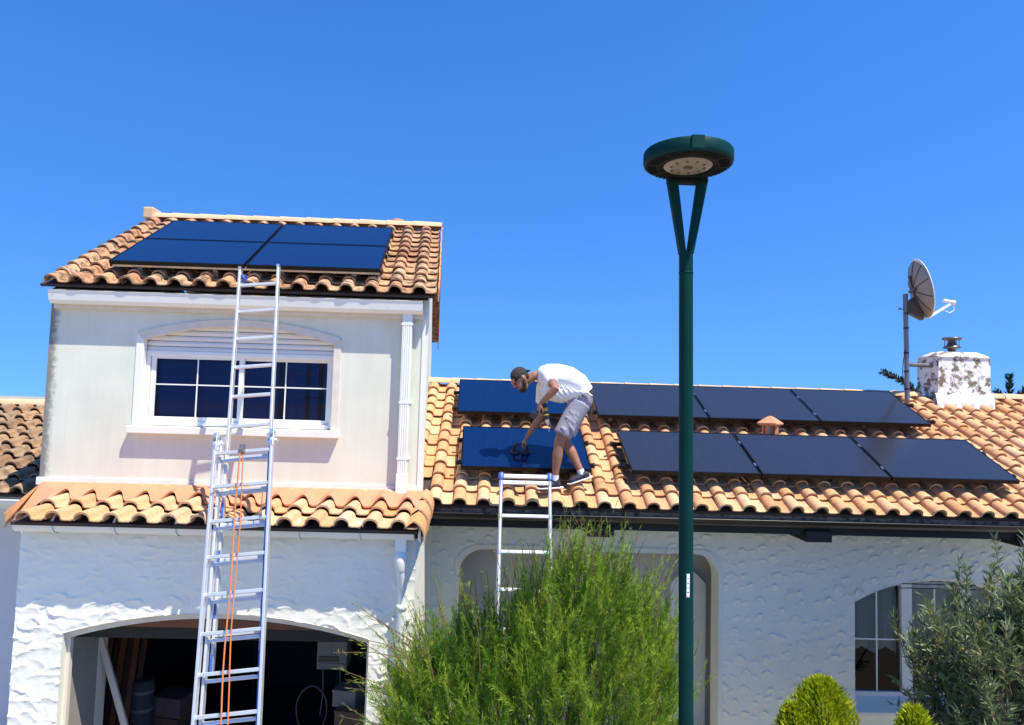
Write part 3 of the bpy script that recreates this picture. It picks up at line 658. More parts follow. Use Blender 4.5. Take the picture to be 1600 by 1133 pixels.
# --- wall, loggia opening, window opening
lx0, lx1, ltop, lr = -.44, 2.81, 2.635, .30
def ltopz(x):
    d = min(x-lx0, lx1-x)
    return ltop if d >= lr else ltop-lr+math.sqrt(max(lr*lr-(lr-d)**2, 0))
vx0, vx1, vsp, vap, vbt = 4.42, 6.64, 2.05, 2.35, .80
va = lambda x: arch(x, vx0, vx1, vsp, vap)
RR = Relief(-.8, RX1+.1, .2, 3.15, 23, pitch=.31, amp=.013, row=.165, tilt=.25, rough=.0008, pad=True, h=.005)
m = MB(); Zt = 3.10
relief_patch(m, RR, RWY, -.77, lx0, .25, Zt); relief_patch(m, RR, RWY, lx0, lx1, ltopz, Zt); relief_patch(m, RR, RWY, lx1, vx0, .25, Zt, .0075)
relief_patch(m, RR, RWY, vx0, vx1, va, Zt, .0085); relief_patch(m, RR, RWY, vx0, vx1, .25, vbt); relief_patch(m, RR, RWY, vx1, 7.4, .25, Zt)
m.build('stucco_wall', 'stucco', RH)
m = MB()
m.box((-.76,RWY+.012,0),(lx0-.003,RWY+.3,Zt-.02)); m.box((lx1+.003,RWY+.012,0),(vx0-.003,RWY+.3,Zt-.02)); m.box((vx1+.003,RWY+.012,0),(RX1,RWY+.3,Zt-.02)); m.box((vx0-.002,RWY+.012,0),(vx1+.002,RWY+.3,vbt-.004))
lxs = [lx0+(lx1-lx0)*.5*(1-math.cos(PI*i/60)) for i in range(61)]
m.strip([(x,RWY+.012,ltopz(x)) for x in lxs][::-1], [(x,RWY+.3,ltopz(x)) for x in lxs][::-1], True); m.strip([(x,RWY+.3,ltopz(x)) for x in lxs], [(x,RWY+.3,Zt) for x in lxs])
vxs = [vx0+(vx1-vx0)*i/30 for i in range(31)]
m.strip([(x,RWY-.003,va(x)) for x in vxs][::-1], [(x,RWY+.3,va(x)) for x in vxs][::-1], True); m.strip([(x,RWY+.3,va(x)) for x in vxs], [(x,RWY+.3,Zt) for x in vxs])
m.add([(vx0,RWY-.003,vbt),(vx0,RWY+.3,vbt),(vx0,RWY+.3,vsp),(vx0,RWY-.003,vsp)], [(3,2,1,0)])
m.add([(-.76,RWY+.3,Zt),(RX1,RWY+.3,Zt),(RX1,RWY+.3,Zt+.4),(-.76,RWY+.3,Zt+.4)], [(0,1,2,3)])
m.add([(RX1,RWY,0),(RX1,13,0),(RX1,13,3.1),(RX1,RRY,RRZ-.1),(RX1,RWY,3.4)], [(0,1,2,3,4)])
m.add([(-.76,13,0),(RX1,13,0),(RX1,13,3.2),(-.76,13,3.2)], [(3,2,1,0)])
m.build('wall_body', 'stucco_plain', RH)
m = MB()                                                           # smooth raised band round the loggia
ob = [(lx0,.25)]+[(x,ltopz(x)) for x in lxs]+[(lx1,.25)]; bw = .055
ib = []; cxm = (lx0+lx1)/2
for x, z in ob:
    f = (lx1-lx0-2*bw)/(lx1-lx0); ib.append((cxm+(x-cxm)*f, z-(bw if z > .3 else 0)))
m.strip([(x,RWY-.012,z) for x,z in ib], [(x,RWY-.012,z+.003) for x,z in ob], True); m.strip([(x,RWY+.28,z) for x,z in ib], [(x,RWY-.012,z) for x,z in ib], True); m.strip([(x,RWY-.012,z+.003) for x,z in ob], [(x,RWY+.01,z+.003) for x,z in ob], True)
m.build('loggia_surround', 'stucco_plain', RH)
m = MB(); LY = 9.15
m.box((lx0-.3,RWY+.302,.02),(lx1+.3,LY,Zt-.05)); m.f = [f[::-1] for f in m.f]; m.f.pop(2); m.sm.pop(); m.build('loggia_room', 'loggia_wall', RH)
m = MB(); nxl = [2.36+.46*i/16 for i in range(17)]                   # arched niche on the loggia's back wall
nz_ = lambda x: 2.05+.17*math.sin(PI*(x-2.36)/.46)
m.prism([(2.36,.1)]+[(2.82,.1)]+[(x,nz_(x)) for x in nxl[::-1]], LY-.10, LY-.004); m.build('arched_panel', 'grey_window', RH)
# --- right window
m = MB(); vy = RWY+.14; bot = vbt+.10
m.box((vx0+.003,vy-.02,bot),(vx0+.055,vy+.06,vsp)); m.box((vx0+.055,vy-.018,bot-.01),(vx1-.005,vy+.06,bot+.05))
zt = [va(x) for x in vxs]
m.strip([(x,vy-.02,z-.055) for x,z in zip(vxs,zt)], [(x,vy-.02,z+.01) for x,z in zip(vxs,zt)]); m.strip([(x,vy+.05,z-.055) for x,z in zip(vxs,zt)], [(x,vy-.02,z-.055) for x,z in zip(vxs,zt)])
for x in (5.13, 5.865): m.box((x-.065,vy-.024,bot+.05),(x+.065,vy+.06,2.30))
w2 = m.build('window', 'grey_window', RH)
m = MB(); m.box((5.07,vy-.030,2.25),(6.0,vy-.02,2.26)); m.box((4.98,vy-.030,2.20),(6.1,vy-.02,2.208)); m.build('shutter_guide', 'dark_wood', w2)
for a, b in ((vx0+.055,5.065),(5.195,5.80),(5.93,6.60)):
    mid = (a+b)/2; zb0 = bot+.05; zm = 1.57
    tops = lambda x: min(va(x)-.055, 2.20)
    for p0, p1 in ((a+.004,mid),(mid,b-.004)):
        m = MB(); m.add([(p0,vy+.02,zb0),(p1,vy+.02,zb0),(p1,vy+.02,zm),(p0,vy+.02,zm)], [(0,1,2,3)]); m.build('pane', 'window_glass_clear', w2)
        xs = [p0+(p1-p0)*k/6 for k in range(7)]; m = MB(); m.strip([(x,vy+.02,zm) for x in xs], [(x,vy+.02,tops(x)) for x in xs]); m.build('pane', 'window_glass_clear', w2)
    m = MB(); m.box((mid-.008,vy+.005,zb0),(mid+.008,vy+.018,tops(mid))); m.build('glazing_bar', 'window_plastic', w2)
    m = MB(); m.box((a,vy+.006,zm-.008),(b,vy+.017,zm+.008)); m.build('glazing_bar', 'window_plastic', w2)
    xs = np.linspace(a, b, 41); m = MB(); cy = vy+.09                 # lace half-curtain with a zigzag hem
    zz = lambda x: 1.38+.13*abs(((x-a)/((b-a)/2.0)*1.0+.5) % 1.0-.5)*1.2
    m.strip([(x,cy+.012*math.sin(x*60),zz(x)) for x in xs], [(x,cy+.012*math.sin(x*60),2.26) for x in xs], True); m.build('lace_curtain', 'curtain', w2)
m = MB(); m.box((vx0+.01,vy+.2,.8),(vx1,vy+1.2,2.6)); m.f = [f[::-1] for f in m.f]; m.f.pop(2); m.sm.pop(); m.build('room', 'room_dark', w2)
m = MB(); m.add([(vx0+.003,RWY-.06,vbt-.02),(vx1,RWY-.06,vbt-.02),(vx1,vy-.02,bot+.0),(vx0+.003,vy-.02,bot+.0),(vx0+.003,RWY-.06,vbt-.055),(vx1,RWY-.06,vbt-.055),(vx1,vy-.02,vbt-.05),(vx0+.003,vy-.02,vbt-.05)], [(0,1,2,3),(4,5,1,0),(7,6,5,4),(0,3,7,4)]); m.build('window_sill', 'grey_window', w2)
# --- chimney
m = MB(); cx0, cx1, cy0, cy1 = 6.50, 7.26, 9.90, 10.36; cz0, cz1 = 4.1, 5.20
cj = random.Random(4); vs = []; fs = []; nu, nv = 10, 8
def face_grid(p, q, r):
    A = [[V3(p)+(V3(q)-V3(p))*i/nu+(V3(r)-V3(p))*j/nv for i in range(nu+1)] for j in range(nv+1)]
    for j in range(nv+1):
        for i in range(nu+1):
            if 0 < i < nu and 0 < j < nv: A[j][i] = A[j][i]+np.array([cj.uniform(-.006,.006) for _ in range(3)])
    f = [(j*(nu+1)+i, j*(nu+1)+i+1, (j+1)*(nu+1)+i+1, (j+1)*(nu+1)+i) for j in range(nv) for i in range(nu)]
    m.add([x for row in A for x in row], f, True)
t = .02
face_grid((cx0-t,cy0,cz0),(cx1+t,cy0,cz0),(cx0,cy0+t,cz1)); face_grid((cx0-t,cy1,cz0),(cx0-t,cy0,cz0),(cx0,cy1-t,cz1)); face_grid((cx1+t,cy0,cz0),(cx1+t,cy1,cz0),(cx1,cy0+t,cz1)); face_grid((cx1+t,cy1,cz0),(cx0-t,cy1,cz0),(cx1,cy1-t,cz1))
ch = m.build('chimney', 'chimney_paint', RH)
m = MB(); c0 = [(cx0-.02,cy0-.0,cz1),(cx1+.02,cy0,cz1),(cx1+.02,cy1,cz1),(cx0-.02,cy1,cz1)]; c1 = [(x+(.12 if x < 7 else -.12),y+(.10 if y < 10 else -.10),cz1+.10) for x,y,z in c0]
c0b = [(x,y,z+.03) for x,y,z in c0]
m.add(c0+c0b+c1, [(0,1,5,4),(1,2,6,5),(2,3,7,6),(3,0,4,7),(4,5,9,8),(5,6,10,9),(6,7,11,10),(7,4,8,11),(8,9,10,11),(3,2,1,0)]); bevel(m.build('chimney_cap', 'chimney_paint', ch), .015)
m = MB(); A = []; B = []
for i in range(25):
    x = cx0-.05+(cx1-cx0+.10)*i/24; A.append((x,cy0-.05-.012*math.sin(i*1.7),RE_Z+(cy0-.05-RE_Y)*math.tan(AR)+.10)); B.append((x,cy0-.012,4.665+.02*math.sin(i*.9)))
m.strip(A, B, True); m.strip([(x,y,z-.08) for x,y,z in A], A); m.strip(B,[(x,cy0+.02,z) for x,y,z in B]); m.build('mortar_foot', 'chimney_foot', ch)
m = MB(); k = (6.86,10.12,5.29)
m.lathe(k, [(.055,-.02),(.055,.06),(.12,.075),(.12,.09),(.07,.12),(.05,.16),(.05,.20)], 20); m.lathe(k, [(.0,.20),(.125,.20),(.135,.215),(.125,.235),(0,.245)], 24)
for q in range(4): a = q*PI/2+.4; m.tube((k[0]+.11*math.cos(a),k[1]+.11*math.sin(a),k[2]+.08),(k[0]+.11*math.cos(a),k[1]+.11*math.sin(a),k[2]+.21),.005,n=5)
m.build('chimney_cowl', 'cowl_steel', ch)
# --- clay roof vent between the panel rows
m = MB(); v = V3((3.52, 8.70, RE_Z+(8.70-RE_Y)*math.tan(AR)+.20))
for q in range(4):
    a = q*PI/2+PI/4; m.obox(v+V3((.075*math.cos(a),.075*math.sin(a),.04)), (.022,0,0), (0,.022,0), (0,0,.08))
m.lathe(v+V3((0,0,-.24)), [(.13,0),(.11,.20)], 4); m.lathe(v, [(.05,-.1),(.05,.12)], 12); m.lathe(v+V3((0,0,.10)), [(.12,-.02),(.17,.0),(.172,.015),(.10,.06),(.03,.10),(.0,.105)], 4, smooth=False)
m.build('clay_vent', 'vent_clay', r3)

# ================================================================== NEIGHBOUR HOUSE (far left)
NH = thing('neighbour_house', 'house with weathered brown tile roof and white gutter behind the left wall', 'house', (-8, 8.2, 0))
AN = math.radians(18)
r4 = tile_roof(NH, 'tile_roof', -9.6, 7.95, 3.135, 18, 9, AN, 2.9/math.cos(AN)/9, 'tile_far', 0.0, None, 17)
ridge_tiles(r4, -9.7, -4.95, 10.85, 3.135+2.9*math.tan(AN)+.05, 'ridge_clay', .42, .10, 5)
m = MB(); m.add([(-9.7,10.87,4.06),(-4.95,10.87,4.06),(-4.95,13.5,3.1),(-9.7,13.5,3.1)], [(0,1,2,3)]); m.build('rear_slope', 'tile_far', r4)
m = MB(); m.box((-9.6,8.75,0),(-5.3,13.2,3.12)); m.build('wall', 'neighbour_render', NH)
m = MB(); half_round(m, -9.65, -5.0, 8.02, 3.085, .075); m.build('gutter', 'white_plastic', NH)
m = MB(); m.box((-9.6,8.098,2.96),(-5.02,8.16,3.1)); m.box((-9.6,8.162,3.0),(-5.04,8.76,3.03)); m.build('fascia_board', 'white_plastic', NH)

# ================================================================== SOLAR PANELS
PW, PH_, PT = 1.455, .955, .045
def make_panel(label, group, bl, alpha, shear, h, gm):
    """bl: lower left corner of the upper face; the face runs right along X and up the slope"""
    ca, sa = math.cos(alpha), math.sin(alpha); n = V3((0,-sa,ca)); ex = V3((1,0,0)); ey = V3((shear*ca, ca, sa)); bl = V3(bl)
    t = thing('solar_panel', label, 'solar panel', tuple(bl), group)
    P = lambda u, v, w: bl+ex*u+ey*v+n*w
    m = MB(); fw_ = .016
    for (u0,u1,v0,v1) in ((0,PW,0,fw_),(0,PW,h-fw_,h),(0,fw_,fw_,h-fw_),(PW-fw_,PW,fw_,h-fw_)):
        m.add([P(u0,v0,-PT),P(u1,v0,-PT),P(u1,v1,-PT),P(u0,v1,-PT),P(u0,v0,0),P(u1,v0,0),P(u1,v1,0),P(u0,v1,0)], [(0,3,2,1),(4,5,6,7),(0,1,5,4),(1,2,6,5),(2,3,7,6),(3,0,4,7)])
    m.build('frame', 'panel_frame', t)
    m = MB(); m.add([P(fw_,fw_,-.003),P(PW-fw_,fw_,-.003),P(PW-fw_,h-fw_,-.003),P(fw_,h-fw_,-.003)], [(0,1,2,3)])
    gl = m.build('glass', gm, t)
    m = MB(); m.add([P(fw_,fw_,-PT+.004),P(PW-fw_,fw_,-PT+.004),P(PW-fw_,h-fw_,-PT+.004),P(fw_,h-fw_,-PT+.004)], [(3,2,1,0)]); m.build('back_sheet', 'black_plastic', t)
    return t
def rail(label, group, a, b, n, hooks, m_='rail_aluminium'):
    """mounting rail a-b under the panels with roof hooks"""
    t = thing('mounting_rail', label, 'rail', tuple(a), group); a, b, n = V3(a), V3(b), V3(n)
    m = MB(); m.bar(a, b, .038, .038, n); m.build('rail_profile', m_, t)
    for f in hooks:
        p = a+(b-a)*f; m = MB(); m.bar(p-n*.018, p-n*.13, .05, .012, (1,0,0)); m.bar(p-n*.045+V3((.0,-.02,0)), p-n*.045+V3((0,.06,.02)), .05, .012, (1,0,0)); m.build('roof_hook', 'galvanised', t)
    for q, e in ((a,-1),(b,1)):
        m = MB(); m.obox(q+V3((e*.012,0,0)), (.012,0,0), tuple(n*.023), tuple(np.cross(n,(1,0,0))*.023)); m.build('rail_end_cap', 'black_plastic', t)
    return t
def slope_pt(y0, z0, alpha, x, s, w, shear=0.0):
    ca, sa = math.cos(alpha), math.sin(alpha); return (x+shear*s*ca, y0+s*ca-w*sa, z0+s*sa+w*ca)
nL = (0, -math.sin(AL), math.cos(AL)); nR = (0, -math.sin(AR), math.cos(AR))
gL = 'black solar panels on the upper roof'
nm = {(0,0): 'lower left of the four blue solar panels on the upper roof', (0,1): 'lower right of the four blue solar panels on the upper roof',
      (1,0): 'upper left of the four blue solar panels on the upper roof', (1,1): 'upper right of the four blue solar panels on the upper roof'}
for (r_, c_), lb in nm.items():
    s0 = .235+r_*(.955+.018); make_panel(lb, gL, slope_pt(E_Y,E_Z,AL,-4.225+c_*(PW+.022),s0,.21,SH), AL, SH, .955, 'panel_glass_blue')
for s0, lb in ((.30,'lowest metal rail along the lower edge of the upper roof panels'),(.95,'metal rail under the middle of the lower upper-roof panels'),(1.30,'metal rail under the upper row of upper-roof panels'),(1.95,'topmost metal rail behind the upper-roof panels')):
    rail(lb, 'rails under the upper roof panels', slope_pt(E_Y,E_Z,AL,-4.22,s0,.148,SH), slope_pt(E_Y,E_Z,AL,-1.30,s0,.148,SH), nL, (.1,.38,.63,.9))
gM = 'solar panels on the main roof'
SL, SU = .395, 1.76
def rp_(x, s, w=.255): return slope_pt(RE_Y, RE_Z, AR, x, s, w, -.03)
make_panel('blue solar panel the worker is leaning over', gM, rp_(-.36,SL), AR, -.03, PH_, 'panel_glass_blue')
make_panel('blue solar panel behind the worker below the ridge', gM, rp_(-.45,SU), AR, -.03, 1.02, 'panel_glass_blue')
for k, w_ in enumerate(('leftmost', 'middle', 'rightmost')):
    make_panel(w_+' slate solar panel in the lower row right of the worker', gM, rp_(1.54+k*(PW+.018),SL), AR, -.03, PH_, 'panel_glass_slate')
    make_panel(w_+' slate solar panel in the upper row by the ridge', gM, rp_(1.375+k*(PW+.012),SU), AR, -.03, 1.02, 'panel_glass_slate')
for x0_, x1_, pl in ((-.40,1.14,'blue panel'),(1.45,6.02,'slate panels')):
    for s0, lv in ((SL+.2,'lower rail of the lower row'),(SL+.72,'upper rail of the lower row'),(SU+.2,'lower rail of the upper row'),(SU+.7,'upper rail of the upper row')):
        dx = -.1 if s0 > 1.5 else 0
        rail('metal '+lv+' of the '+pl+' on the main roof', 'rails under the main roof panels', rp_(x0_+dx,s0,.187), rp_(x1_+dx,s0,.187), nR, (.05,.3,.55,.8,.95) if x1_ > 3 else (.1,.5,.9), 'panel_frame')
for r_, s0 in ((0,SL),(1,SU)):                                      # clamps at the seams, each on its left-hand panel's row
    for k in (1, 2):
        x = (1.54+k*(PW+.018)-.014) if r_ == 0 else (1.375+k*(PW+.012)-.006)
        for v in (.2, .72):
            m = MB(); m.obox(rp_(x,s0+v,.258), (.011,0,0), (0,.03*math.cos(AR),.03*math.sin(AR)), tuple(V3(nR)*.003)); o = m.build('panel_clamp', 'steel')
            tag(o, 'small steel clamp in a seam of the slate panels %s row' % ('lower' if r_ == 0 else 'upper'), 'clamp', 'clamps between slate panels')
            o['label'] = 'small steel clamp %s on the %s seam of the %s slate row' % ('low' if v < .5 else 'high', 'left' if k == 1 else 'right', 'lower' if r_ == 0 else 'upper')
# ================================================================== EXTENSION LADDER
LT, LB = V3((-2.50, 7.09, 5.67)), V3((-1.83, 5.10, 0.02))
la = (LT-LB)/np.linalg.norm(LT-LB); lside = V3((1,0,0))-la*la[0]; lside /= np.linalg.norm(lside); lnorm = np.cross(la, lside)
if lnorm[1] > 0: lnorm = -lnorm                                     # towards the street
LL = np.linalg.norm(LT-LB)
lad = thing('extension_ladder', 'long aluminium extension ladder with orange rope leaning on the upper gutter', 'ladder', tuple(LB))
def lp(u, s, d): return LB+la*u+lside*s+lnorm*d
def u_at(z): return (z-LB[2])/la[2]
secs = [('base', .0, u_at(3.90), .505, .145), ('mid', u_at(.30), u_at(3.93), .445, .072), ('fly', u_at(2.05), LL, .390, .0)]
for nm_, u0, u1, w, d in secs:
    for sgn in (-1, 1):
        m = MB(); m.bar(lp(u0,sgn*w/2,d), lp(u1,sgn*w/2,d), .024, .062, lside); o = m.build('rail', 'blue_plastic' if nm_ == 'mid' and sgn == 1 else 'ladder_aluminium', lad); bevel(o, .004)
        m = MB(); m.bar(lp(u1-.02,sgn*w/2,d), lp(u1+.012,sgn*w/2,d), .028, .066, lside); m.build('end_cap', 'galvanised' if nm_ != 'fly' else 'aluminium', o)
        if nm_ == 'mid' and sgn == 1:
            m = MB(); m.bar(lp(u0+.02,w/2-.0135,d), lp(u1-.25,w/2-.0135,d), .003, .052, lside); m.build('blue_stripe', 'blue_plastic', o)
            m = MB(); m.bar(lp(u0+.02,w/2,d+.0325), lp(u1-.25,w/2,d+.0325), .020, .003, lside); m.build('blue_stripe', 'blue_plastic', o)
        if nm_ == 'fly':
            for k in range(4):
                uu = u0+.02+k*.42; m = MB(); m.bar(lp(uu,sgn*w/2,d+.0325), lp(uu+.14,sgn*w/2,d+.0325), .022, .003, lside); m.build('blue_band', 'blue_plastic', o)
    off = {'base': .02, 'mid': -.035, 'fly': -.085}[nm_]
    k = 0
    u = LL-.19 if nm_ == 'fly' else None
    us = np.arange(LL-.20, u0+.05, -.305) if nm_ == 'fly' else np.arange(u1-.13+off*0, u0+.10, -.305)
    if nm_ == 'mid': us = us-.085
    for uu in us:
        m = MB(); m.bar(lp(uu,-w/2,d), lp(uu,w/2,d), .030, .030, la); bevel(m.build('rung', 'ladder_aluminium', lad), .005)
for sgn in (-1, 1):
    m = MB(); u1 = secs[0][2]; s_ = sgn*(.505/2-.0)
    m.bar(lp(u1-.10,s_,.145), lp(u1+.06,s_,.135), .036, .068, lside); m.bar(lp(u1-.02,s_-sgn*.045,.07), lp(u1+.045,s_-sgn*.045,.10), .035, .04, lside); m.tube(lp(u1-.03,s_-sgn*.06,.09), lp(u1-.03,s_+sgn*.03,.09), .022, n=10)
    bevel(m.build('guide_bracket', 'aluminium', lad), .004)
m = MB(); u1 = secs[0][2]-.13; m.tube(lp(u1,-.018,.185), lp(u1,.018,.185), .034, n=16); m.obox(lp(u1+.01,0,.18), tuple(lside*.024), tuple(la*.045), tuple(lnorm*.012)); m.build('pulley', 'galvanised', lad)
m = MB(); m.path([lp(u,-.016+.006*math.sin(u*5)-.02*(1-u/u1),.205+.012*math.sin(u*3.1)) for u in np.linspace(u1,.06,40)], .0068, 7); m.build('rope', 'orange_rope', lad)
m = MB(); m.path([lp(u,.020+.008*math.sin(u*4+1)-.005*(1-u/u1),.195+.008*math.cos(u*2.3)) for u in np.linspace(u1,.06,40)], .0058, 7); m.build('rope', 'orange_rope', lad)
m = MB(); uu = secs[0][2]-.50; m.path([lp(uu,-.25,.185), lp(uu+.005,0,.20), lp(uu,.25,.185)], .004, 5); m.path([lp(uu,.2,.185), lp(uu-.25,.2,.19)], .005, 5); m.build('stay_wire', 'galvanised', lad)
m = MB(); m.path([lp(LL-.10+.04*math.cos(t),-.16+.012*math.sin(2*t),-.03-.04*math.sin(t)) for t in np.linspace(0,5.5,14)], .012, 6); m.build('tie_strap', 'blue_plastic', lad)

# ================================================================== TELESCOPIC LADDER
TT, TB = V3((.335, 7.26, 3.58)), V3((.315, 5.56, .02))
ta = (TT-TB)/np.linalg.norm(TT-TB); tl_ = np.linalg.norm(TT-TB); tn = np.cross(ta,(1,0,0)); tn = -tn if tn[1] > 0 else tn
tel = thing('telescopic_ladder', 'short telescopic aluminium ladder with blue caps leaning on the dark gutter', 'ladder', tuple(TB))
def tp(u, s, d=0): return TB+ta*u+V3((s,0,0))+tn*d
us = [tl_-.015, tl_-.085]+list(np.arange(tl_-.44, .1, -.365))
seg = [0]+sorted(us[1:])+[tl_]
for sgn in (-1, 1):
    for k in range(len(seg)-1):
        r = .030-.0012*k; m = MB(); m.tube(tp(seg[k],sgn*.255), tp(seg[k+1],sgn*.255), r, n=14); o = m.build('rail_tube', 'ladder_aluminium', tel)
        m = MB(); m.tube(tp(seg[k+1]-.022,sgn*.255), tp(seg[k+1]+.018,sgn*.255), r+.005, n=14); m.build('collar', 'aluminium' if k < len(seg)-2 else 'blue_plastic', o)
    m = MB(); m.lathe(tuple(tp(tl_-.02,sgn*.255)), [(.034,-.03),(.034,.03),(.028,.042),(0,.044)], 14, axis=tuple(ta)); m.build('top_cap', 'blue_plastic', tel)
for q, uu in enumerate(us):
    m = MB(); m.bar(tp(uu,-.24,.004), tp(uu,.24,.004), .042 if q < 2 else .034, .030, ta); o = m.build('rung', 'ladder_aluminium', tel); bevel(o, .006)
m = MB(); m.obox(tp(tl_-.085,0,.021), (.006,0,0), tuple(ta*.006), tuple(tn*.002)); m.build('rivet', 'galvanised', tel)

# ================================================================== WORKER
per = thing('person', 'worker in white shirt, grey shorts and dark cap bending over a solar panel', 'person', (.75, 7.75, 3.45))
def organic(name, shapes, m, voxel, parent, smooth=6):
    mb = MB()
    for sh in shapes: sh(mb)
    o = mb.build(name, m, parent); r = o.modifiers.new('join', 'REMESH'); r.mode = 'VOXEL'; r.voxel_size = voxel; r.use_smooth_shade = True
    if smooth: s_ = o.modifiers.new('relax', 'SMOOTH'); s_.iterations = smooth; s_.factor = 0.5
    return o
def limb(pts, rads, n=12, ref=None): return lambda mb: mb.path(pts, rads, n, True, 1.0, ref)
def blob(c, r): return lambda mb: mb.ball(c, r, 14, 10)
def hand(w, fdir, palm, thumb, sc=1.0):
    """palm and five curled fingers; fdir from wrist to knuckles, palm = palm normal, thumb = side the thumb leaves"""
    w, f, p, t = V3(w), V3(fdir), V3(palm), V3(thumb); f /= np.linalg.norm(f); p = p-f*p.dot(f); p /= np.linalg.norm(p); t = np.cross(f, p)*np.sign(np.cross(f, p).dot(t) or 1)
    sh = [limb([w, w+f*.035, w+f*.085], [(.018,.024),(.016,.036),(.013,.040)], 10, p)]
    for k, (o_, l) in enumerate(((.030,.070),(.010,.080),(-.010,.074),(-.029,.058))):
        b = w+f*.082+t*o_
        sh.append(limb([b-f*.02, b+f*l*.38+p*.008, b+f*l*.55+p*l*.45, b+f*l*.28+p*l*.75], [.0095,.0092,.0085,.007], 8))
    b = w+f*.03+t*.032
    sh.append(limb([b-t*.01, b+t*.022+f*.018+p*.012, b+t*.016+f*.05+p*.034, b+f*.062+p*.045+t*.004], [.012,.011,.010,.008], 8))
    return sh
# head frame: crown up-left, face down-left
hc = V3((.265, 7.74, 4.605)); fd = V3((-.70,-.30,-.65)); fd /= np.linalg.norm(fd); cr = V3((-.62,-.02,.78)); cr = cr-fd*cr.dot(fd); cr /= np.linalg.norm(cr); sdv = np.cross(cr, fd)
def hp(f, s, c): return hc+fd*f+sdv*s+cr*c
def hball(f, s, c, rf, rs, rc, n=14):
    def go(mb):
        vs = []; fs = []; mm = 10
        for i in range(mm+1):
            t = PI*i/mm
            for k in range(n):
                a = 2*PI*k/n; vs.append(hp(f+rf*math.sin(t)*math.cos(a), s+rs*math.sin(t)*math.sin(a), c+rc*math.cos(t)))
        for i in range(mm):
            for k in range(n): fs.append((i*n+k, (i+1)*n+k, (i+1)*n+(k+1)%n, i*n+(k+1)%n))
        mb.add(vs, fs, True)
    return go
near_sh, near_el, near_wr = (.575,7.57,4.625), (.625,7.33,4.50), (.480,7.42,4.345)
far_sh, far_el, far_wr = (.53,7.93,4.53), (.515,7.99,4.20), (.365,8.035,3.945)
n_hip, n_knee, n_ank = (.93,7.67,4.36), (.705,7.62,3.945), (.668,7.665,3.525)
f_hip, f_knee, f_ank = (.95,7.86,4.36), (.785,7.82,3.955), (.975,7.745,3.585)
mid = lambda a, b, t: tuple(V3(a)+(V3(b)-V3(a))*t)
side_n = 1 if sdv[1] < 0 else -1
body = [limb([(.97,7.76,4.40),(.88,7.76,4.53),(.70,7.76,4.61),(.56,7.76,4.645),(.47,7.76,4.655)], [(.12,.16),(.11,.15),(.12,.17),(.11,.16),(.06,.07)], 14, (0,0,1)),
        limb([(.50,7.76,4.655),(.42,7.755,4.65),tuple(hp(-.045,0,-.05))], [.062,.055,.055]),
        hball(-.015,0,.02,.098,.076,.112), hball(.025,0,-.055,.068,.058,.075), hball(.045,0,-.095,.035,.038,.035),
        limb([hp(.080,0,.035), hp(.100,0,.0), hp(.112,0,-.022), hp(.090,0,-.034)], [.010,.013,.017,.010], 8),
        hball(.085,0,.045,.016,.055,.012), hball(.082,0,-.066,.016,.026,.011),
        hball(-.015,.078,-.005,.020,.011,.032), hball(-.015,-.078,-.005,.020,.011,.032),
        limb([near_sh, mid(near_sh,near_el,.35), mid(near_sh,near_el,.75), near_el, mid(near_el,near_wr,.3), near_wr], [.056,.054,.047,.043,.044,.027]),
        limb([far_sh, mid(far_sh,far_el,.35), mid(far_sh,far_el,.75), far_el, mid(far_el,far_wr,.3), far_wr], [.056,.053,.046,.042,.043,.027]),
        limb([n_hip, mid(n_hip,n_knee,.5), mid(n_hip,n_knee,.9), n_knee, mid(n_knee,n_ank,.15), mid(n_knee,n_ank,.38), mid(n_knee,n_ank,.75), n_ank], [.095,.085,.064,.060,.055,.060,.042,.036]),
        limb([f_hip, mid(f_hip,f_knee,.5), mid(f_hip,f_knee,.9), f_knee, mid(f_knee,f_ank,.15), mid(f_knee,f_ank,.38), mid(f_knee,f_ank,.75), f_ank], [.095,.085,.064,.060,.055,.060,.042,.036])]
body += hand(near_wr, (-.25,-.05,-.9), (.75,.2,-.1), (0,-1,0)) + hand(far_wr, (-.55,-.05,-.75), (.5,.1,-.75), (0,-1,0))
organic('body', body, 'skin', .0075, per, 3)
shirt = [limb([(1.00,7.76,4.47),(.91,7.76,4.565),(.80,7.76,4.62),(.68,7.76,4.645),(.56,7.76,4.655),(.49,7.76,4.655),(.455,7.76,4.655)], [(.105,.165),(.135,.185),(.150,.195),(.150,.205),(.135,.20),(.105,.15),(.07,.085)], 18, (0,0,1)),
         limb([(.88,7.75,4.44),(.74,7.745,4.445),(.60,7.745,4.48),(.53,7.75,4.54)], [(.06,.165),(.095,.175),(.105,.17),(.08,.14)], 16, (0,0,1)),
         limb([(.575,7.64,4.65), near_sh, mid(near_sh,near_el,.5)], [.085,.077,.070], 14), limb([(.56,7.86,4.60), far_sh, mid(far_sh,far_el,.55)], [.085,.077,.070], 14)]
for k in range(7):                                                  # folds
    a = .58+.06*k; shirt.append(limb([(a,7.56,4.60-.02*k), (a+.05,7.565,4.48), (a+.13,7.58,4.40+.005*k)], [.010,.017,.008], 6))
organic('shirt', shirt, 'shirt', .011, per, 3)
hemn, hemf = mid(n_hip,n_knee,.86), mid(f_hip,f_knee,.86)
shorts = [limb([(1.005,7.76,4.475),(.96,7.76,4.42),(.91,7.76,4.33)], [(.105,.160),(.135,.180),(.125,.165)], 16, (0,0,1)),
          limb([n_hip, mid(n_hip,n_knee,.35), mid(n_hip,n_knee,.65), hemn], [.125,.115,.108,.104], 14), limb([f_hip, mid(f_hip,f_knee,.35), mid(f_hip,f_knee,.65), hemf], [.122,.112,.106,.102], 14)]
fr_ = random.Random(19)
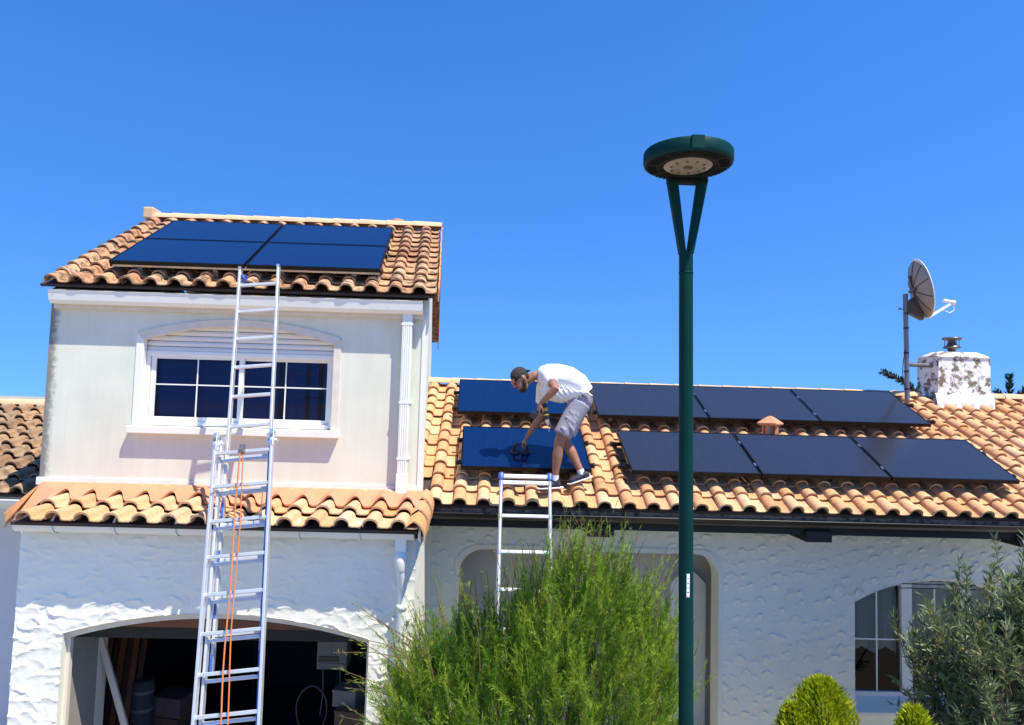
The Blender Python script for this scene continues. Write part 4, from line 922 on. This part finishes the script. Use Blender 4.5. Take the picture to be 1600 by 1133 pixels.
for k in range(8):
    a = V3(mid(n_hip,n_knee,fr_.uniform(.05,.7))); w_ = fr_.uniform(-.06,.05); shorts.append(limb([a+V3((w_-.04,-.10,.05+fr_.uniform(-.03,.03))), a+V3((w_+.01,-.113,-.01)), a+V3((w_+fr_.uniform(-.03,.06),-.095,-.085))], [.006,fr_.uniform(.011,.018),.006], 6))
organic('shorts', shorts, 'shorts', .011, per, 2)
for ank, toe, heel in ((f_ank, (.83,7.715,3.475), (1.055,7.755,3.545)), (n_ank, (.49,7.635,3.425), (.725,7.675,3.435))):
    a, t, h = V3(ank), V3(toe), V3(heel); ax = (t-h)/np.linalg.norm(t-h); upv = V3((ax[2]*-1*np.sign(1), 0, 1)); upv = V3((0,0,1))-ax*ax[2]; upv /= np.linalg.norm(upv)
    sh = [limb([h-ax*.005+upv*.03, h+ax*.06+upv*.035, h+ax*.14+upv*.03, t-ax*.03+upv*.022, t+upv*.015], [(.036,.034),(.042,.040),(.036,.045),(.028,.046),(.016,.030)], 14, tuple(upv)), limb([h+ax*.035+upv*.03, a], [.046,.040])]
    so_ = organic('shoe', sh, 'shoe_navy', .007, per, 2)
    mb = MB(); mb.path([h-ax*.04-upv*.004, h-ax*.02-upv*.006, h+ax*.07-upv*.006, t-ax*.05-upv*.007, t-upv*.006, t+ax*.02-upv*.002], [(.010,.022),(.013,.036),(.013,.040),(.013,.047),(.012,.038),(.008,.015)], 12, True, 1, tuple(upv)); mb.build('sole', 'shoe_sole', so_)
    mb = MB(); mb.tube(a-V3((0,0,.015)), a+(V3(n_knee if ank is n_ank else f_knee)-a)*.10, .042, .041, 14); mb.build('sock', 'sock', per)
organic('cap', [hball(-.02,0,.048,.106,.083,.092), limb([hp(-.09,-.05,.035), hp(-.125,-.02,.02), hp(-.125,.02,.02), hp(-.09,.05,.035)], [(.012,.03)]*4, 8, tuple(cr)), limb([hp(-.1,0,.03), hp(-.15,0,.005)], [(.010,.065),(.008,.055)], 10, tuple(cr))], 'cap_cloth', .007, per, 2)
organic('beard', [hball(.052,0,-.098,.045,.047,.042), limb([hp(.0,.072,-.02), hp(.015,.068,-.065), hp(.055,.04,-.11)], [.016,.022,.022], 8), limb([hp(.0,-.072,-.02), hp(.015,-.068,-.065), hp(.055,-.04,-.11)], [.016,.022,.022], 8), limb([hp(.088,-.03,-.052), hp(.102,0,-.046), hp(.088,.03,-.052)], [.007,.009,.007], 6)], 'hair_dark', .006, per, 1)
organic('hair', [hball(-.06,0,-.015,.052,.074,.07)], 'hair_dark', .008, per, 1)
mb = MB()
for s_ in (-1, 1):
    c = hp(.088,s_*.034,.018); mb.obox(c, tuple(sdv*.027), tuple(cr*.019), tuple(fd*.004)); mb.bar(hp(.085,s_*.06,.022), hp(-.01,s_*.085,.012), .006, .004, cr)
mb.bar(hp(.094,-.012,.026), hp(.094,.012,.026), .006, .004, cr); bevel(mb.build('sunglasses', 'sunglass', per), .003)
mb = MB(); mb.path([(1.045,7.62,4.46),(1.06,7.7,4.50),(1.06,7.8,4.50),(1.045,7.9,4.46)], [(.012,.02)]*4, 8); mb.build('waistband', 'cap_cloth', per)
# --- cordless drill, held nose-down in the near hand
dr = thing('cordless_drill', 'black and yellow cordless drill held nose down in the worker\'s hand', 'drill', (.53,7.43,4.18))
a, b = V3((.515,7.425,4.315)), V3((.548,7.425,4.175)); ax = (b-a)/np.linalg.norm(b-a)
m = MB(); m.lathe(tuple(a), [(0,-.03),(.026,-.028),(.032,-.01),(.032,.11),(.026,.145)], 16, axis=tuple(ax)); m.build('motor_housing', 'black_plastic', dr)
m = MB(); m.lathe(tuple(a), [(.0335,.02),(.0335,.055)], 16, axis=tuple(ax)); m.lathe(tuple(a), [(.0335,.085),(.0335,.10)], 16, axis=tuple(ax)); m.build('yellow_band', 'drill_yellow', dr)
m = MB(); m.lathe(tuple(b), [(.022,.0),(.022,.04),(.012,.062),(.0,.064)], 14, axis=tuple(ax)); m.tube(tuple(b+ax*.06), tuple(b+ax*.13), .004, n=6); m.build('chuck', 'steel', dr)
m = MB(); m.path([a+ax*.03, a+ax*.03+V3((-.06,-.0,-.035)), a+ax*.03+V3((-.10,0,-.06))], [(.018,.022)]*3, 10); m.build('handle', 'black_plastic', dr)
m = MB(); m.obox(a+ax*.03+V3((-.118,0,-.072)), (.022,0,.03), (0,.035,0), (-.03,0,.018)); bevel(m.build('battery', 'black_plastic', dr), .006)
for o_ in (per, dr): o_.location.y -= .13
# --- suction lifter standing on the panel
pz = lambda y: RE_Z+(y-RE_Y)*math.tan(AR)+.255/math.cos(AR)
lf = thing('suction_lifter', 'black suction lifter with a handle on the blue panel under the worker\'s hand', 'suction lifter', (.30,7.93,pz(7.93)))
n = V3(nR); ctr = V3((.30,7.93,pz(7.93)))
m = MB()
for q in (-.062, .062): m.lathe(tuple(ctr+V3((q,0,0))), [(0,.001),(.055,.001),(.058,.012),(.045,.022),(.02,.03),(0,.03)], 20, axis=tuple(n))
m.build('suction_cup', 'black_plastic', lf)
m = MB(); m.path([ctr+V3((-.085,0,0))+n*.02, ctr+V3((-.075,0,0))+n*.085, ctr+V3((-.04,0,0))+n*.105, ctr+V3((.04,0,0))+n*.105, ctr+V3((.075,0,0))+n*.085, ctr+V3((.085,0,0))+n*.02], .014, 10); m.build('handle', 'black_plastic', lf)

# ================================================================== STREET LAMP
sb, st = V3((1.405,4.85,0)), V3((1.343,4.85,5.45))
lamp = thing('street_lamp', 'dark green street lamp post with flat round head on a forked top', 'street lamp', tuple(sb))
m = MB(); m.path([sb, sb+(st-sb)*.02, sb+(st-sb)*.6, st], [.058,.0515,.0505,.0495], 32); m.build('pole', 'lamp_green', lamp)
c = sb+(st-sb)*.972; m = MB(); m.lathe(tuple(c), [(.0500,-.006),(.0525,-.004),(.0525,.004),(.0500,.006)], 32); m.build('collar', 'lamp_green', lamp)
m = MB(); m.lathe(tuple(sb), [(.16,.0),(.16,.02),(.08,.03),(.06,.12),(.053,.14)], 24); m.build('base_plate', 'lamp_green', lamp)
hdz = 5.985; hx = 1.276; hy = 4.585
for s_ in (-1, 1):
    m = MB(); p0 = V3((1.343+s_*.026,4.85,5.43)); p1 = V3((1.345+s_*.113,4.85,hdz+.01)); A = []; B = []
    w0, w1, d0, d1 = .022, .040, .040, .030
    vs = [p0+V3((-w0,-d0,0)),p0+V3((w0,-d0,0)),p0+V3((w0,d0,0)),p0+V3((-w0,d0,0)),p1+V3((-w1,-d1,0)),p1+V3((w1,-d1,0)),p1+V3((w1,d1,0)),p1+V3((-w1,d1,0))]
    m.add(vs, [(0,3,2,1),(4,5,6,7),(0,1,5,4),(1,2,6,5),(2,3,7,6),(3,0,4,7)]); bevel(m.build('fork_arm', 'lamp_green', lamp), .012, 3)
m = MB(); m.box((1.345-.145,4.81,hdz-.028),(1.345+.145,4.90,hdz+.02)); bevel(m.build('head_bracket', 'lamp_dark', lamp), .01)
m = MB(); m.lathe((hx,hy,hdz), [(.20,.0),(.282,.004),(.299,.012),(.304,.03),(.304,.088),(.297,.100),(.282,.106),(.15,.118),(0,.122)], 72); hd = m.build('lamp_head', 'lamp_green', lamp)
m = MB(); m.lathe((hx,hy,hdz), [(.165,.016),(.172,.002),(.205,-.003),(.282,.001),(.294,.012)], 64); m.build('underside', 'lamp_dark', hd)
for k in range(48):
    a = 2*PI*k/48
    if k % 12 in (0, 6): continue
    m = MB(); e = V3((math.cos(a),math.sin(a),0)); m.bar(V3((hx,hy,hdz-.004))+e*.215, V3((hx,hy,hdz-.001))+e*.277, .006, .008, (-math.sin(a),math.cos(a),0)); m.build('cooling_fin', 'lamp_dark', hd)
m = MB(); m.lathe((hx,hy,hdz), [(0,-.004),(.155,-.004),(.165,.004)], 48); ln = m.build('lens', 'lamp_lens', hd)
for k in range(10):
    a = 2*PI*k/10; m = MB(); m.lathe((hx+.115*math.cos(a),hy+.115*math.sin(a),hdz-.010), [(0,0),(.010,0),(.011,.008)], 10); m.build('light_diode', 'led_dark', hd)
m = MB(); m.lathe((hx,hy,hdz-.012), [(0,0),(.030,0),(.034,.009)], 16); m.build('sensor', 'led_dark', hd)
m = MB(); m.box((hx-.055,hy-.3075,hdz+.018),(hx+.018,hy-.29,hdz+.098)); m.box((hx-.06,hy-.3062,hdz+.013),(hx+.023,hy-.292,hdz+.103)); m.build('side_hatch', 'lamp_green', hd)
zc = 3.095; lx = sb[0]+(st-sb)[0]*zc/5.45; m = MB(); A = []; B = []
for k in range(5):
    a = -PI/2+.02+(k-2)*.10; A.append((lx+.0518*math.cos(a),4.85+.0518*math.sin(a),zc-.080)); B.append((lx+.0518*math.cos(a),4.85+.0518*math.sin(a),zc+.080))
m.strip(A, B, True); stk = m.build('number_sticker', 'sticker', lamp)
for q, (z0_, h_) in enumerate(((-.075,.012),(-.050,.020),(-.018,.012),(.01,.02),(.045,.014))):
    m = MB(); a0, a1 = -PI/2-.11, -PI/2+.13; m.strip([(lx+.0523*math.cos(a),4.85+.0523*math.sin(a),zc+z0_) for a in (a0,-PI/2,a1)], [(lx+.0523*math.cos(a),4.85+.0523*math.sin(a),zc+z0_+h_*.35) for a in (a0,-PI/2,a1)]); m.build('print_mark', 'sticker_ink', stk)

# ================================================================== SATELLITE DISH
ds = thing('satellite_dish', 'grey satellite dish on a mast strapped beside the chimney', 'satellite dish', (6.03,9.9,4.6))
m = MB(); m.path([(6.035,9.9,4.55),(6.03,9.9,5.3),(6.02,9.9,6.13)], .034, 14); m.build('mast', 'galvanised', ds)
for z in (4.72,4.98,5.25,5.62,5.84): m = MB(); m.tube((6.028,9.9,z-.012),(6.028,9.9,z+.012),.038,n=14); m.build('mast_band', 'black_plastic', ds)
m = MB(); m.tube((6.03,9.92,5.085),(6.52,10.05,5.085),.032,n=10); m.build('wall_bracket', 'galvanised', ds)
m = MB(); m.path([(5.995,9.88,4.7),(5.95,9.87,4.95),(5.96,9.87,5.1),(6.0,9.88,5.3)], .006, 5); m.build('cable', 'black_plastic', ds)
dn = V3((.95,-.22,.22)); dn /= np.linalg.norm(dn); du = V3((-.06,.03,1)); du = du-dn*du.dot(dn); du /= np.linalg.norm(du); dv = np.cross(dn, du); dc = V3((6.19,9.88,6.20))
def dpt(r, t, off=0.0): return dc+du*math.sin(t)*r*1.02+dv*math.cos(t)*r*.93+dn*(.55*r*r-.05+off)
m = MB(); nt_ = 48; rr_ = [0,.1,.2,.3,.38,.425]; vs = []; fs = []
for r in rr_:
    for k in range(nt_): vs.append(dpt(r, 2*PI*k/nt_))
for i in range(len(rr_)-1):
    for k in range(nt_): fs.append((i*nt_+k, i*nt_+(k+1)%nt_, (i+1)*nt_+(k+1)%nt_, (i+1)*nt_+k))
m.add(vs, fs, True); rf = m.build('reflector', 'dish_paint', ds); sol = rf.modifiers.new('thick', 'SOLIDIFY'); sol.thickness = .006
m = MB(); m.path([dpt(.428, 2*PI*k/48, .006) for k in range(49)], [(.008,.013)]*49, 8, False, 1, tuple(dn)); m.build('rim', 'dish_rim', rf)
for k in range(10):
    t = 2*PI*(k+.3)/10; m = MB(); m.path([dpt(r, t, -.010) for r in (.08,.18,.3,.415)], .007, 5); m.build('rib', 'dish_rib', rf)
m = MB(); m.bar(dc-dn*.06+du*.22, dc-dn*.055-du*.20, .05, .03, dv); m.bar(dc-dn*.07-dv*.12, dc-dn*.07+dv*.12, .04, .03, du)
m.add([(6.02,9.86,5.98),(6.02,9.86,5.86),tuple(dc-du*.42+dn*.0),tuple(dc-du*.46-dn*.03),tuple(dc-du*.10-dn*.06),(6.02,9.94,5.98),(6.02,9.94,5.86),tuple(dc-du*.42+dn*0+V3((0,.08,0))),tuple(dc-du*.46-dn*.03+V3((0,.08,0))),tuple(dc-du*.10-dn*.06+V3((0,.08,0)))],
      [(0,1,3,2,4),(9,7,8,6,5),(0,4,9,5),(4,2,7,9),(2,3,8,7),(3,1,6,8),(1,0,5,6)]); m.build('tilt_bracket', 'dish_rib', ds)
m = MB(); m.tube((5.91,9.9,5.90),(6.06,9.9,5.90),.008,n=6); m.tube((5.91,9.87,5.90),(5.93,9.87,5.90),.018,n=8); m.build('clamp_bolt', 'galvanised', ds)
a, b = dc-du*.45+dn*.02, V3((6.70,9.92,6.00)); m = MB(); m.bar(tuple(a), tuple(b), .035, .03, (0,1,0)); m.build('feed_arm', 'dish_rim', ds)
m = MB(); m.tube(tuple(b+V3((-.10,0,.055))), tuple(b+V3((.05,0,.030))), .026, n=12); m.tube(tuple(b+V3((.03,0,.03))), tuple(b+V3((.075,0,.025))), .034, n=12); m.build('receiver_head', 'dish_rim', ds)
m = MB(); m.path([b+V3((.06,0,.0)), b+V3((.065,0,-.09)), b+V3((.0,0,-.13)), b+V3((-.13,0,-.075))], .008, 6); m.build('receiver_cable', 'dish_rim', ds)

# ================================================================== THINGS IN THE GARAGE
m = MB(); m.bar((-4.02,7.30,1.86),(-3.42,7.36,.02),.065,.03,(1,0,0)); tag(bevel(m.build('leaning_plank', 'plank_pale'),.003), 'pale plank leaning diagonally just inside the garage opening', 'plank')
for k in range(6):
    x = -4.40+k*.075; m = MB(); m.bar((x,8.0+.03*(k%2),.02),(x+.02,8.25+.03*(k%2),1.75-.05*(k%3)),.06,.03,(1,0,0))
    tag(m.build('brown_board','board_brown' if k % 2 else 'garage_wood'), ['leftmost','second from left','third from left','fourth from left','fifth from left','rightmost'][k]+' of the brown boards standing upright inside the garage', 'board', 'brown boards in the garage')
t = thing('rolled_carpet', 'upright grey roll standing in the dark garage beside the plank', 'roll', (-3.97,8.2,0))
m = MB(); m.lathe((-3.97,8.2,0.02), [(0,0),(.115,0),(.12,.5),(.116,1.0),(.10,1.03),(.08,1.02),(.05,1.03),(0,1.01)], 20); m.build('roll', 'roll_grey', t)
for z in (.72,.92): m = MB(); m.lathe((-3.97,8.2,z), [(.118,-.02),(.124,-.015),(.124,.015),(.118,.02)], 20); m.build('strap', 'cabinet_grey', t)
jr = random.Random(31)
for k, (x, y, z, w, d, h, mm, lb) in enumerate(((-3.72,8.45,.02,.42,.4,.55,'box_card','large cardboard box at the back left of the garage floor'),(-3.70,8.42,.57,.36,.32,.22,'box_pink','faded pink box on the large cardboard box in the garage'),(-3.30,8.5,.02,.35,.35,.45,'roll_grey','dark grey box beside the cardboard box in the garage'),
        (-1.42,7.55,.02,.42,.4,.82,'garage_dark','tall dark box by the garage right jamb'),(-1.40,7.52,.84,.34,.3,.22,'box_card','brown box on the tall dark box by the garage jamb'),(-1.50,7.62,1.06,.26,.24,.16,'cabinet_grey','small grey box topmost of the stack by the garage jamb'))):
    t = thing('storage_box', lb, 'box', (x,y,z), 'boxes in the garage'); m = MB(); a = jr.uniform(-.25,.25); ca, sa = math.cos(a), math.sin(a)
    m.obox((x,y,z+h/2), (w/2*ca,w/2*sa,0), (-d/2*sa,d/2*ca,0), (0,0,h/2)); bevel(m.build('carton', mm, t),.006); m = MB(); m.obox((x,y,z+h+.004), (w/2*ca*1.03,w/2*sa*1.03,0), (-d/2*sa*1.03,d/2*ca*1.03,0), (0,0,.012)); m.build('lid', mm, t)
t = thing('wall_cabinet', 'pale grey wall cabinet with dark slot hanging at the right of the garage', 'cabinet', (-1.74,7.95,1.34))
m = MB(); m.box((-1.90,7.80,1.34),(-1.57,8.05,1.66)); bevel(m.build('case','cabinet_grey',t),.008)
m = MB(); m.box((-1.875,7.792,1.50),(-1.74,7.802,1.64)); m.build('door_panel','cabinet_grey',t); m = MB(); m.box((-1.88,7.790,1.425),(-1.66,7.802,1.485)); m.build('dark_slot','black_plastic',t); m = MB(); m.box((-1.885,7.794,1.35),(-1.6,7.802,1.41)); m.build('lower_panel','cabinet_grey',t)
for x in (-1.84,-1.65): m = MB(); m.path([(x,7.86,1.34),(x+.01,7.87,1.1),(x-.02,7.9,.8)],.006,5); m.build('cable','cabinet_grey',t)
m = MB(); m.path([(-1.86+.16*math.cos(a)*(1+.05*math.sin(3*a)),7.5+.02*a/6,1.02+.26*math.sin(a)) for a in np.linspace(0,9,40)],.008,6); tag(m.build('hanging_cable','roll_grey'),'loop of grey cable hanging at the right inside the garage','cable')
m = MB(); m.box((-3.4,10.2,1.35),(-.9,10.55,1.40)); m.box((-3.4,10.2,.9),(-.9,10.55,.95))
for x in (-3.4,-2.2,-.95): m.box((x,10.2,.02),(x+.05,10.55,1.7))
tag(m.build('storage_shelf','board_brown'),'wooden shelf rack along the back wall of the garage','shelf')

# ================================================================== PLANTS
def foliage(name, m, parent, P, D, Ln, Wd, tone, nrm=None, bend=None):
    """many small blades: base, two shoulders, tip"""
    P, D = np.asarray(P), np.asarray(D); n = len(P); D = D/(np.linalg.norm(D,axis=1,keepdims=True)+1e-9)
    if nrm is None: nrm = np.random.RandomState(5).normal(size=(n,3))
    sx = np.cross(D, nrm); sx /= np.linalg.norm(sx,axis=1,keepdims=True)+1e-9
    Ln = np.broadcast_to(np.asarray(Ln,float),(n,))[:,None]; Wd = np.broadcast_to(np.asarray(Wd,float),(n,))[:,None]
    o0 = np.array(ORG[parent.name]); md = P+D*Ln*.45; tip = P+D*Ln
    if bend is not None: tip = tip+bend*Ln
    vs = np.stack([P, md+sx*Wd/2, tip, md-sx*Wd/2],1).reshape(-1,3)-o0
    me = bpy.data.meshes.new(name); me.vertices.add(4*n); me.vertices.foreach_set('co', vs.ravel().astype(np.float32)); me.loops.add(4*n); me.loops.foreach_set('vertex_index', np.arange(4*n,dtype=np.int32))
    me.polygons.add(n); me.polygons.foreach_set('loop_start', np.arange(0,4*n,4,dtype=np.int32)); me.update(calc_edges=True)
    at = me.attributes.new('leaf_tone','FLOAT','FACE'); at.data.foreach_set('value', np.clip(tone,0,1).astype(np.float32))
    me.materials.append(MATS[m]); o = bpy.data.objects.new(name, me); C.objects.link(o); o.parent = parent; ORG[o.name] = ORG[parent.name].copy(); o['kind'] = 'stuff'; return o
# --- tamarisk
R_ = np.random.RandomState(42)
tm = thing('tamarisk_bush', 'big feathery green tamarisk bush in front of the houses', 'bush', (.42,5.85,0))
ex_ = np.array([-.95,-.70,-.45,-.2,.08,.3,.56,.85,1.1,1.3,1.58,1.8]); ez_ = np.array([1.5,2.0,2.28,2.42,2.50,2.72,3.02,3.08,2.92,2.66,2.25,1.5])
NP = 2500; X = R_.uniform(-.78,1.48,NP); top_ = np.interp(X,ex_,ez_); fz_ = R_.beta(1.9,1.15,NP); Z = .35+(top_-.35)*fz_*.93
half = .72*np.sqrt(np.clip(1-((X-.42)/1.45)**2,0.05,1))*np.sqrt(np.clip(1.06-fz_**3,.05,1)); Y = 5.82+half*np.sign(R_.uniform(-1,.55,NP))*R_.uniform(0,1,NP)**.42
ctr_ = np.array([.42,5.85,.2]); Pb = np.stack([X,Y,Z],1)
Dp = Pb-ctr_; Dp /= np.linalg.norm(Dp,axis=1,keepdims=True); Dp = Dp*.5+np.array([0,0,.72])+R_.normal(0,.25,(NP,3)); Dp /= np.linalg.norm(Dp,axis=1,keepdims=True)
Lp = R_.uniform(.22,.46,NP)*(1+.25*fz_); ptone = np.clip(R_.normal(.44,.32,NP)+.22*np.sin(X*3+Z*2.3),0,1)
nt_ = 84; T = R_.uniform(.05,1,(NP,nt_)); bendv = R_.normal(0,.10,(NP,1,3))
base = Pb[:,None,:]+Dp[:,None,:]*(T*Lp[:,None])[...,None]+bendv*((T**2)*Lp[:,None])[...,None]
dd = Dp[:,None,:]*1.0+bendv*T[...,None]*2+R_.normal(0,.42,(NP,nt_,3)); ln_ = (.075*(1.15-T)+.022)*R_.uniform(.7,1.2,(NP,nt_))
foliage('foliage','tamarisk_leaf',tm,base.reshape(-1,3),dd.reshape(-1,3),ln_.ravel(),.0050,(ptone[:,None]+R_.normal(0,.10,(NP,nt_))).ravel())
m = MB()
for k in range(46):                                                 # main stems
    i = R_.randint(NP); e = Pb[i]; b0 = V3((.42+R_.normal(0,.18),5.85+R_.normal(0,.12),0)); md_ = (b0+e)/2+V3((R_.normal(0,.08),R_.normal(0,.05),.12)); m.path([b0,md_,e,e+Dp[i]*Lp[i]*.7],[.022,.014,.007,.002],5)
m.build('stems','bark',tm)
m = MB(); tips = []
for i in range(NP):
    if R_.rand() < .28: m.path([Pb[i]-Dp[i]*.18, Pb[i], Pb[i]+Dp[i]*Lp[i]*.9+bendv[i,0]*Lp[i]*.8],[.0042,.0032,.0014],3,False)
for k in range(150):                                                # bare wands reaching out of the crown
    x = R_.uniform(-.75,1.55); z = np.interp(x,ex_,ez_)-R_.uniform(.0,.35); d = V3(((x-.42)*.32+R_.normal(0,.16),R_.normal(-.05,.2),1)); d /= np.linalg.norm(d); l = R_.uniform(.3,.62); p = V3((x,5.8+R_.normal(0,.22),z))
    q = p+d*l+V3((R_.normal(0,.05),0,0)); m.path([p,(p+q)/2+V3((R_.normal(0,.02),0,0)),q],[.0045,.0032,.0014],3,False); tips.append((p,q))
for k in range(16):                                                 # low side wands over the garage jamb
    z = R_.uniform(1.5,2.35); p = V3((-.62,5.75+R_.normal(0,.12),z)); q = p+V3((-R_.uniform(.3,.75),R_.normal(0,.1),R_.uniform(.05,.4))); m.path([p,(p+q)/2+V3((0,0,.03)),q],[.005,.0035,.0015],3,False); tips.append((p,q))
m.build('wands','twig_red',tm)
bp_=[]; bd_=[]
for p,q in tips:
    nn = R_.randint(10,46)
    for t in R_.uniform(.15,1,nn): bp_.append(p+(q-p)*t); bd_.append((q-p)/np.linalg.norm(q-p)+R_.normal(0,.45,3))
foliage('wand_foliage','tamarisk_leaf',tm,bp_,bd_,R_.uniform(.03,.075,len(bp_)),.0045,R_.normal(.72,.2,len(bp_)))
# --- oleander at the right
ol = thing('oleander_tree', 'grey green narrow leaved shrub covering the right hand window', 'shrub', (4.85,6.15,0)); R_ = np.random.RandomState(8)
m = MB(); lp_=[]; ld_=[]; lt_=[]
oxx = np.array([3.9,4.0,4.12,4.22,4.4,4.62,4.95,5.35,5.8,6.2]); ozz = np.array([1.6,2.1,2.36,2.42,2.40,2.72,2.92,3.0,2.9,2.3])
for k in range(900):
    x = R_.uniform(4.02,6.1); tz = np.interp(x,oxx,ozz); f = R_.beta(2.2,1.2); z = .5+(tz-.5)*f-.08; y = 6.15+R_.normal(0,.28)
    e = V3((x,y,z)); b0 = V3((4.85+R_.normal(0,.15)+(x-4.85)*.25,6.15+R_.normal(0,.12),0.0)); mdp = b0+(e-b0)*.55+V3((R_.normal(0,.06),R_.normal(0,.06),.1))
    if k % 4 == 0: m.path([b0,mdp,e],[.016,.010,.004],5,False)
    d = (e-mdp)/np.linalg.norm(e-mdp)*.7+V3((R_.normal(0,.25),R_.normal(-.1,.25),.6)); d /= np.linalg.norm(d); l = R_.uniform(.2,.42); m.path([e-d*.15,e,e+d*l*.9],[.005,.004,.002],3,False)
    tn_ = R_.normal(.42,.2)
    for t in R_.uniform(-.25,1,48):
        a = R_.normal(0,1,3); a -= d*a.dot(d); a /= np.linalg.norm(a); lp_.append(e+d*l*t); ld_.append(d*R_.uniform(.35,1.1)+a*R_.uniform(.4,1.0)); lt_.append(tn_+R_.normal(0,.14))
n_=len(lp_); foliage('foliage','oleander_leaf',ol,lp_,ld_,R_.uniform(.07,.125,n_),R_.uniform(.013,.020,n_),lt_,bend=R_.normal(0,.12,(n_,3)))
m.build('stems','bark',ol)
# --- clipped golden conifers
def thuja(label, blobs, seed, n):
    R_ = np.random.RandomState(seed); c0 = blobs[0]; t = thing('golden_thuja', label, 'shrub', (c0[0],c0[1],0), 'golden conifers below the window')
    Pp=[]; Dd=[]; tt=[]; tot=sum(b[3] for b in blobs)
    for (x,y,zt,r,h) in blobs:
        k = int(n*r/tot); a = R_.uniform(0,2*PI,k); v = R_.uniform(0,1,k)**.8; z = zt-h*(1-v); rad = r*np.sqrt(np.clip(1-v**2.6,0.0,1))*(1+.12*np.sin(a*7+z*9)+.07*np.sin(a*13-z*17)); q = R_.uniform(.45,1.12,k)
        p = np.stack([x+rad*np.cos(a)*q,y+rad*np.sin(a)*q,z-.06],1); d = np.stack([np.cos(a)*.55,np.sin(a)*.55,np.full(k,.9)],1)+R_.normal(0,.28,(k,3)); Pp.append(p); Dd.append(d); tt.append(np.clip(R_.normal(.5,.26,k)+.2*np.sin(a*5+z*14),0,1))
    Pp=np.concatenate(Pp); Dd=np.concatenate(Dd); tt=np.concatenate(tt); foliage('foliage','thuja_leaf',t,Pp,Dd,R_.uniform(.04,.085,len(Pp)),.015,tt)
    m = MB()
    for (x,y,zt,r,h) in blobs: m.path([(x,y,0),(x,y,zt*.6),(x,y,zt-.12)],[.03,.02,.006],6)
    m.build('trunk','bark',t)
thuja('larger golden conifer in front of the stucco wall, left of the window', [(3.18,6.6,1.84,.33,1.1),(2.88,6.55,1.62,.17,.8)], 3, 15000)
thuja('smaller golden conifer at the foot of the narrow leaved shrub', [(3.45,5.6,2.00,.17,.9)], 4, 7000)
# --- araucaria behind the ridge
ar = thing('araucaria_tree', 'dark spiky conifer behind the ridge with branches on both sides of the chimney', 'tree', (8.9,13,0)); R_ = np.random.RandomState(12)
m = MB(); m.path([(8.9,13,0),(8.92,13,3),(8.9,13,4.45)],[.16,.12,.05],10); m.build('trunk','bark',ar)
brs = [[(8.9,13,4.3),(8.33,13,4.68),(7.96,13,4.93),(7.71,13,5.07),(7.45,13,5.17)],[(8.4,13,4.6),(8.1,12.9,4.70),(7.85,12.8,4.77)],[(8.9,13,3.9),(9.5,13,4.2),(9.86,13,4.51),(9.93,13,4.88),(9.93,13,5.17)],
       [(9.86,13,4.50),(9.75,12.9,4.66),(9.60,12.9,4.86)],[(9.9,13,4.62),(10.05,13,4.74),(10.22,13,4.90)],[(9.5,13,4.2),(10.0,12.8,4.42),(10.35,12.7,4.36)],[(9.2,13,4.0),(9.5,12.9,4.5),(9.45,12.9,4.72)],[(8.9,13,3.6),(8.2,12.6,3.9),(7.4,12.3,4.2)],[(8.9,13,3.6),(10,13.4,3.8),(11,13.6,4.1)]]
bp_=[]; bd_=[]; m = MB()
for br in brs:
    m.path(br,[.03]+[.02]*(len(br)-2)+[.008],6)
    br = [V3(p) for p in br]
    for i in range(len(br)-1):
        a_, b_ = br[i], br[i+1]; d = (b_-a_)/np.linalg.norm(b_-a_)
        for t in R_.uniform(0,1.03,int(420*np.linalg.norm(b_-a_))):
            a = R_.normal(0,1,3); a -= d*a.dot(d); a /= np.linalg.norm(a); bp_.append(a_+(b_-a_)*t+a*.01); bd_.append(d*.75+a*.8)
m.build('branches','bark',ar); foliage('foliage','araucaria_leaf',ar,bp_,bd_,R_.uniform(.07,.12,len(bp_)),.022,R_.uniform(0,1,len(bp_)))
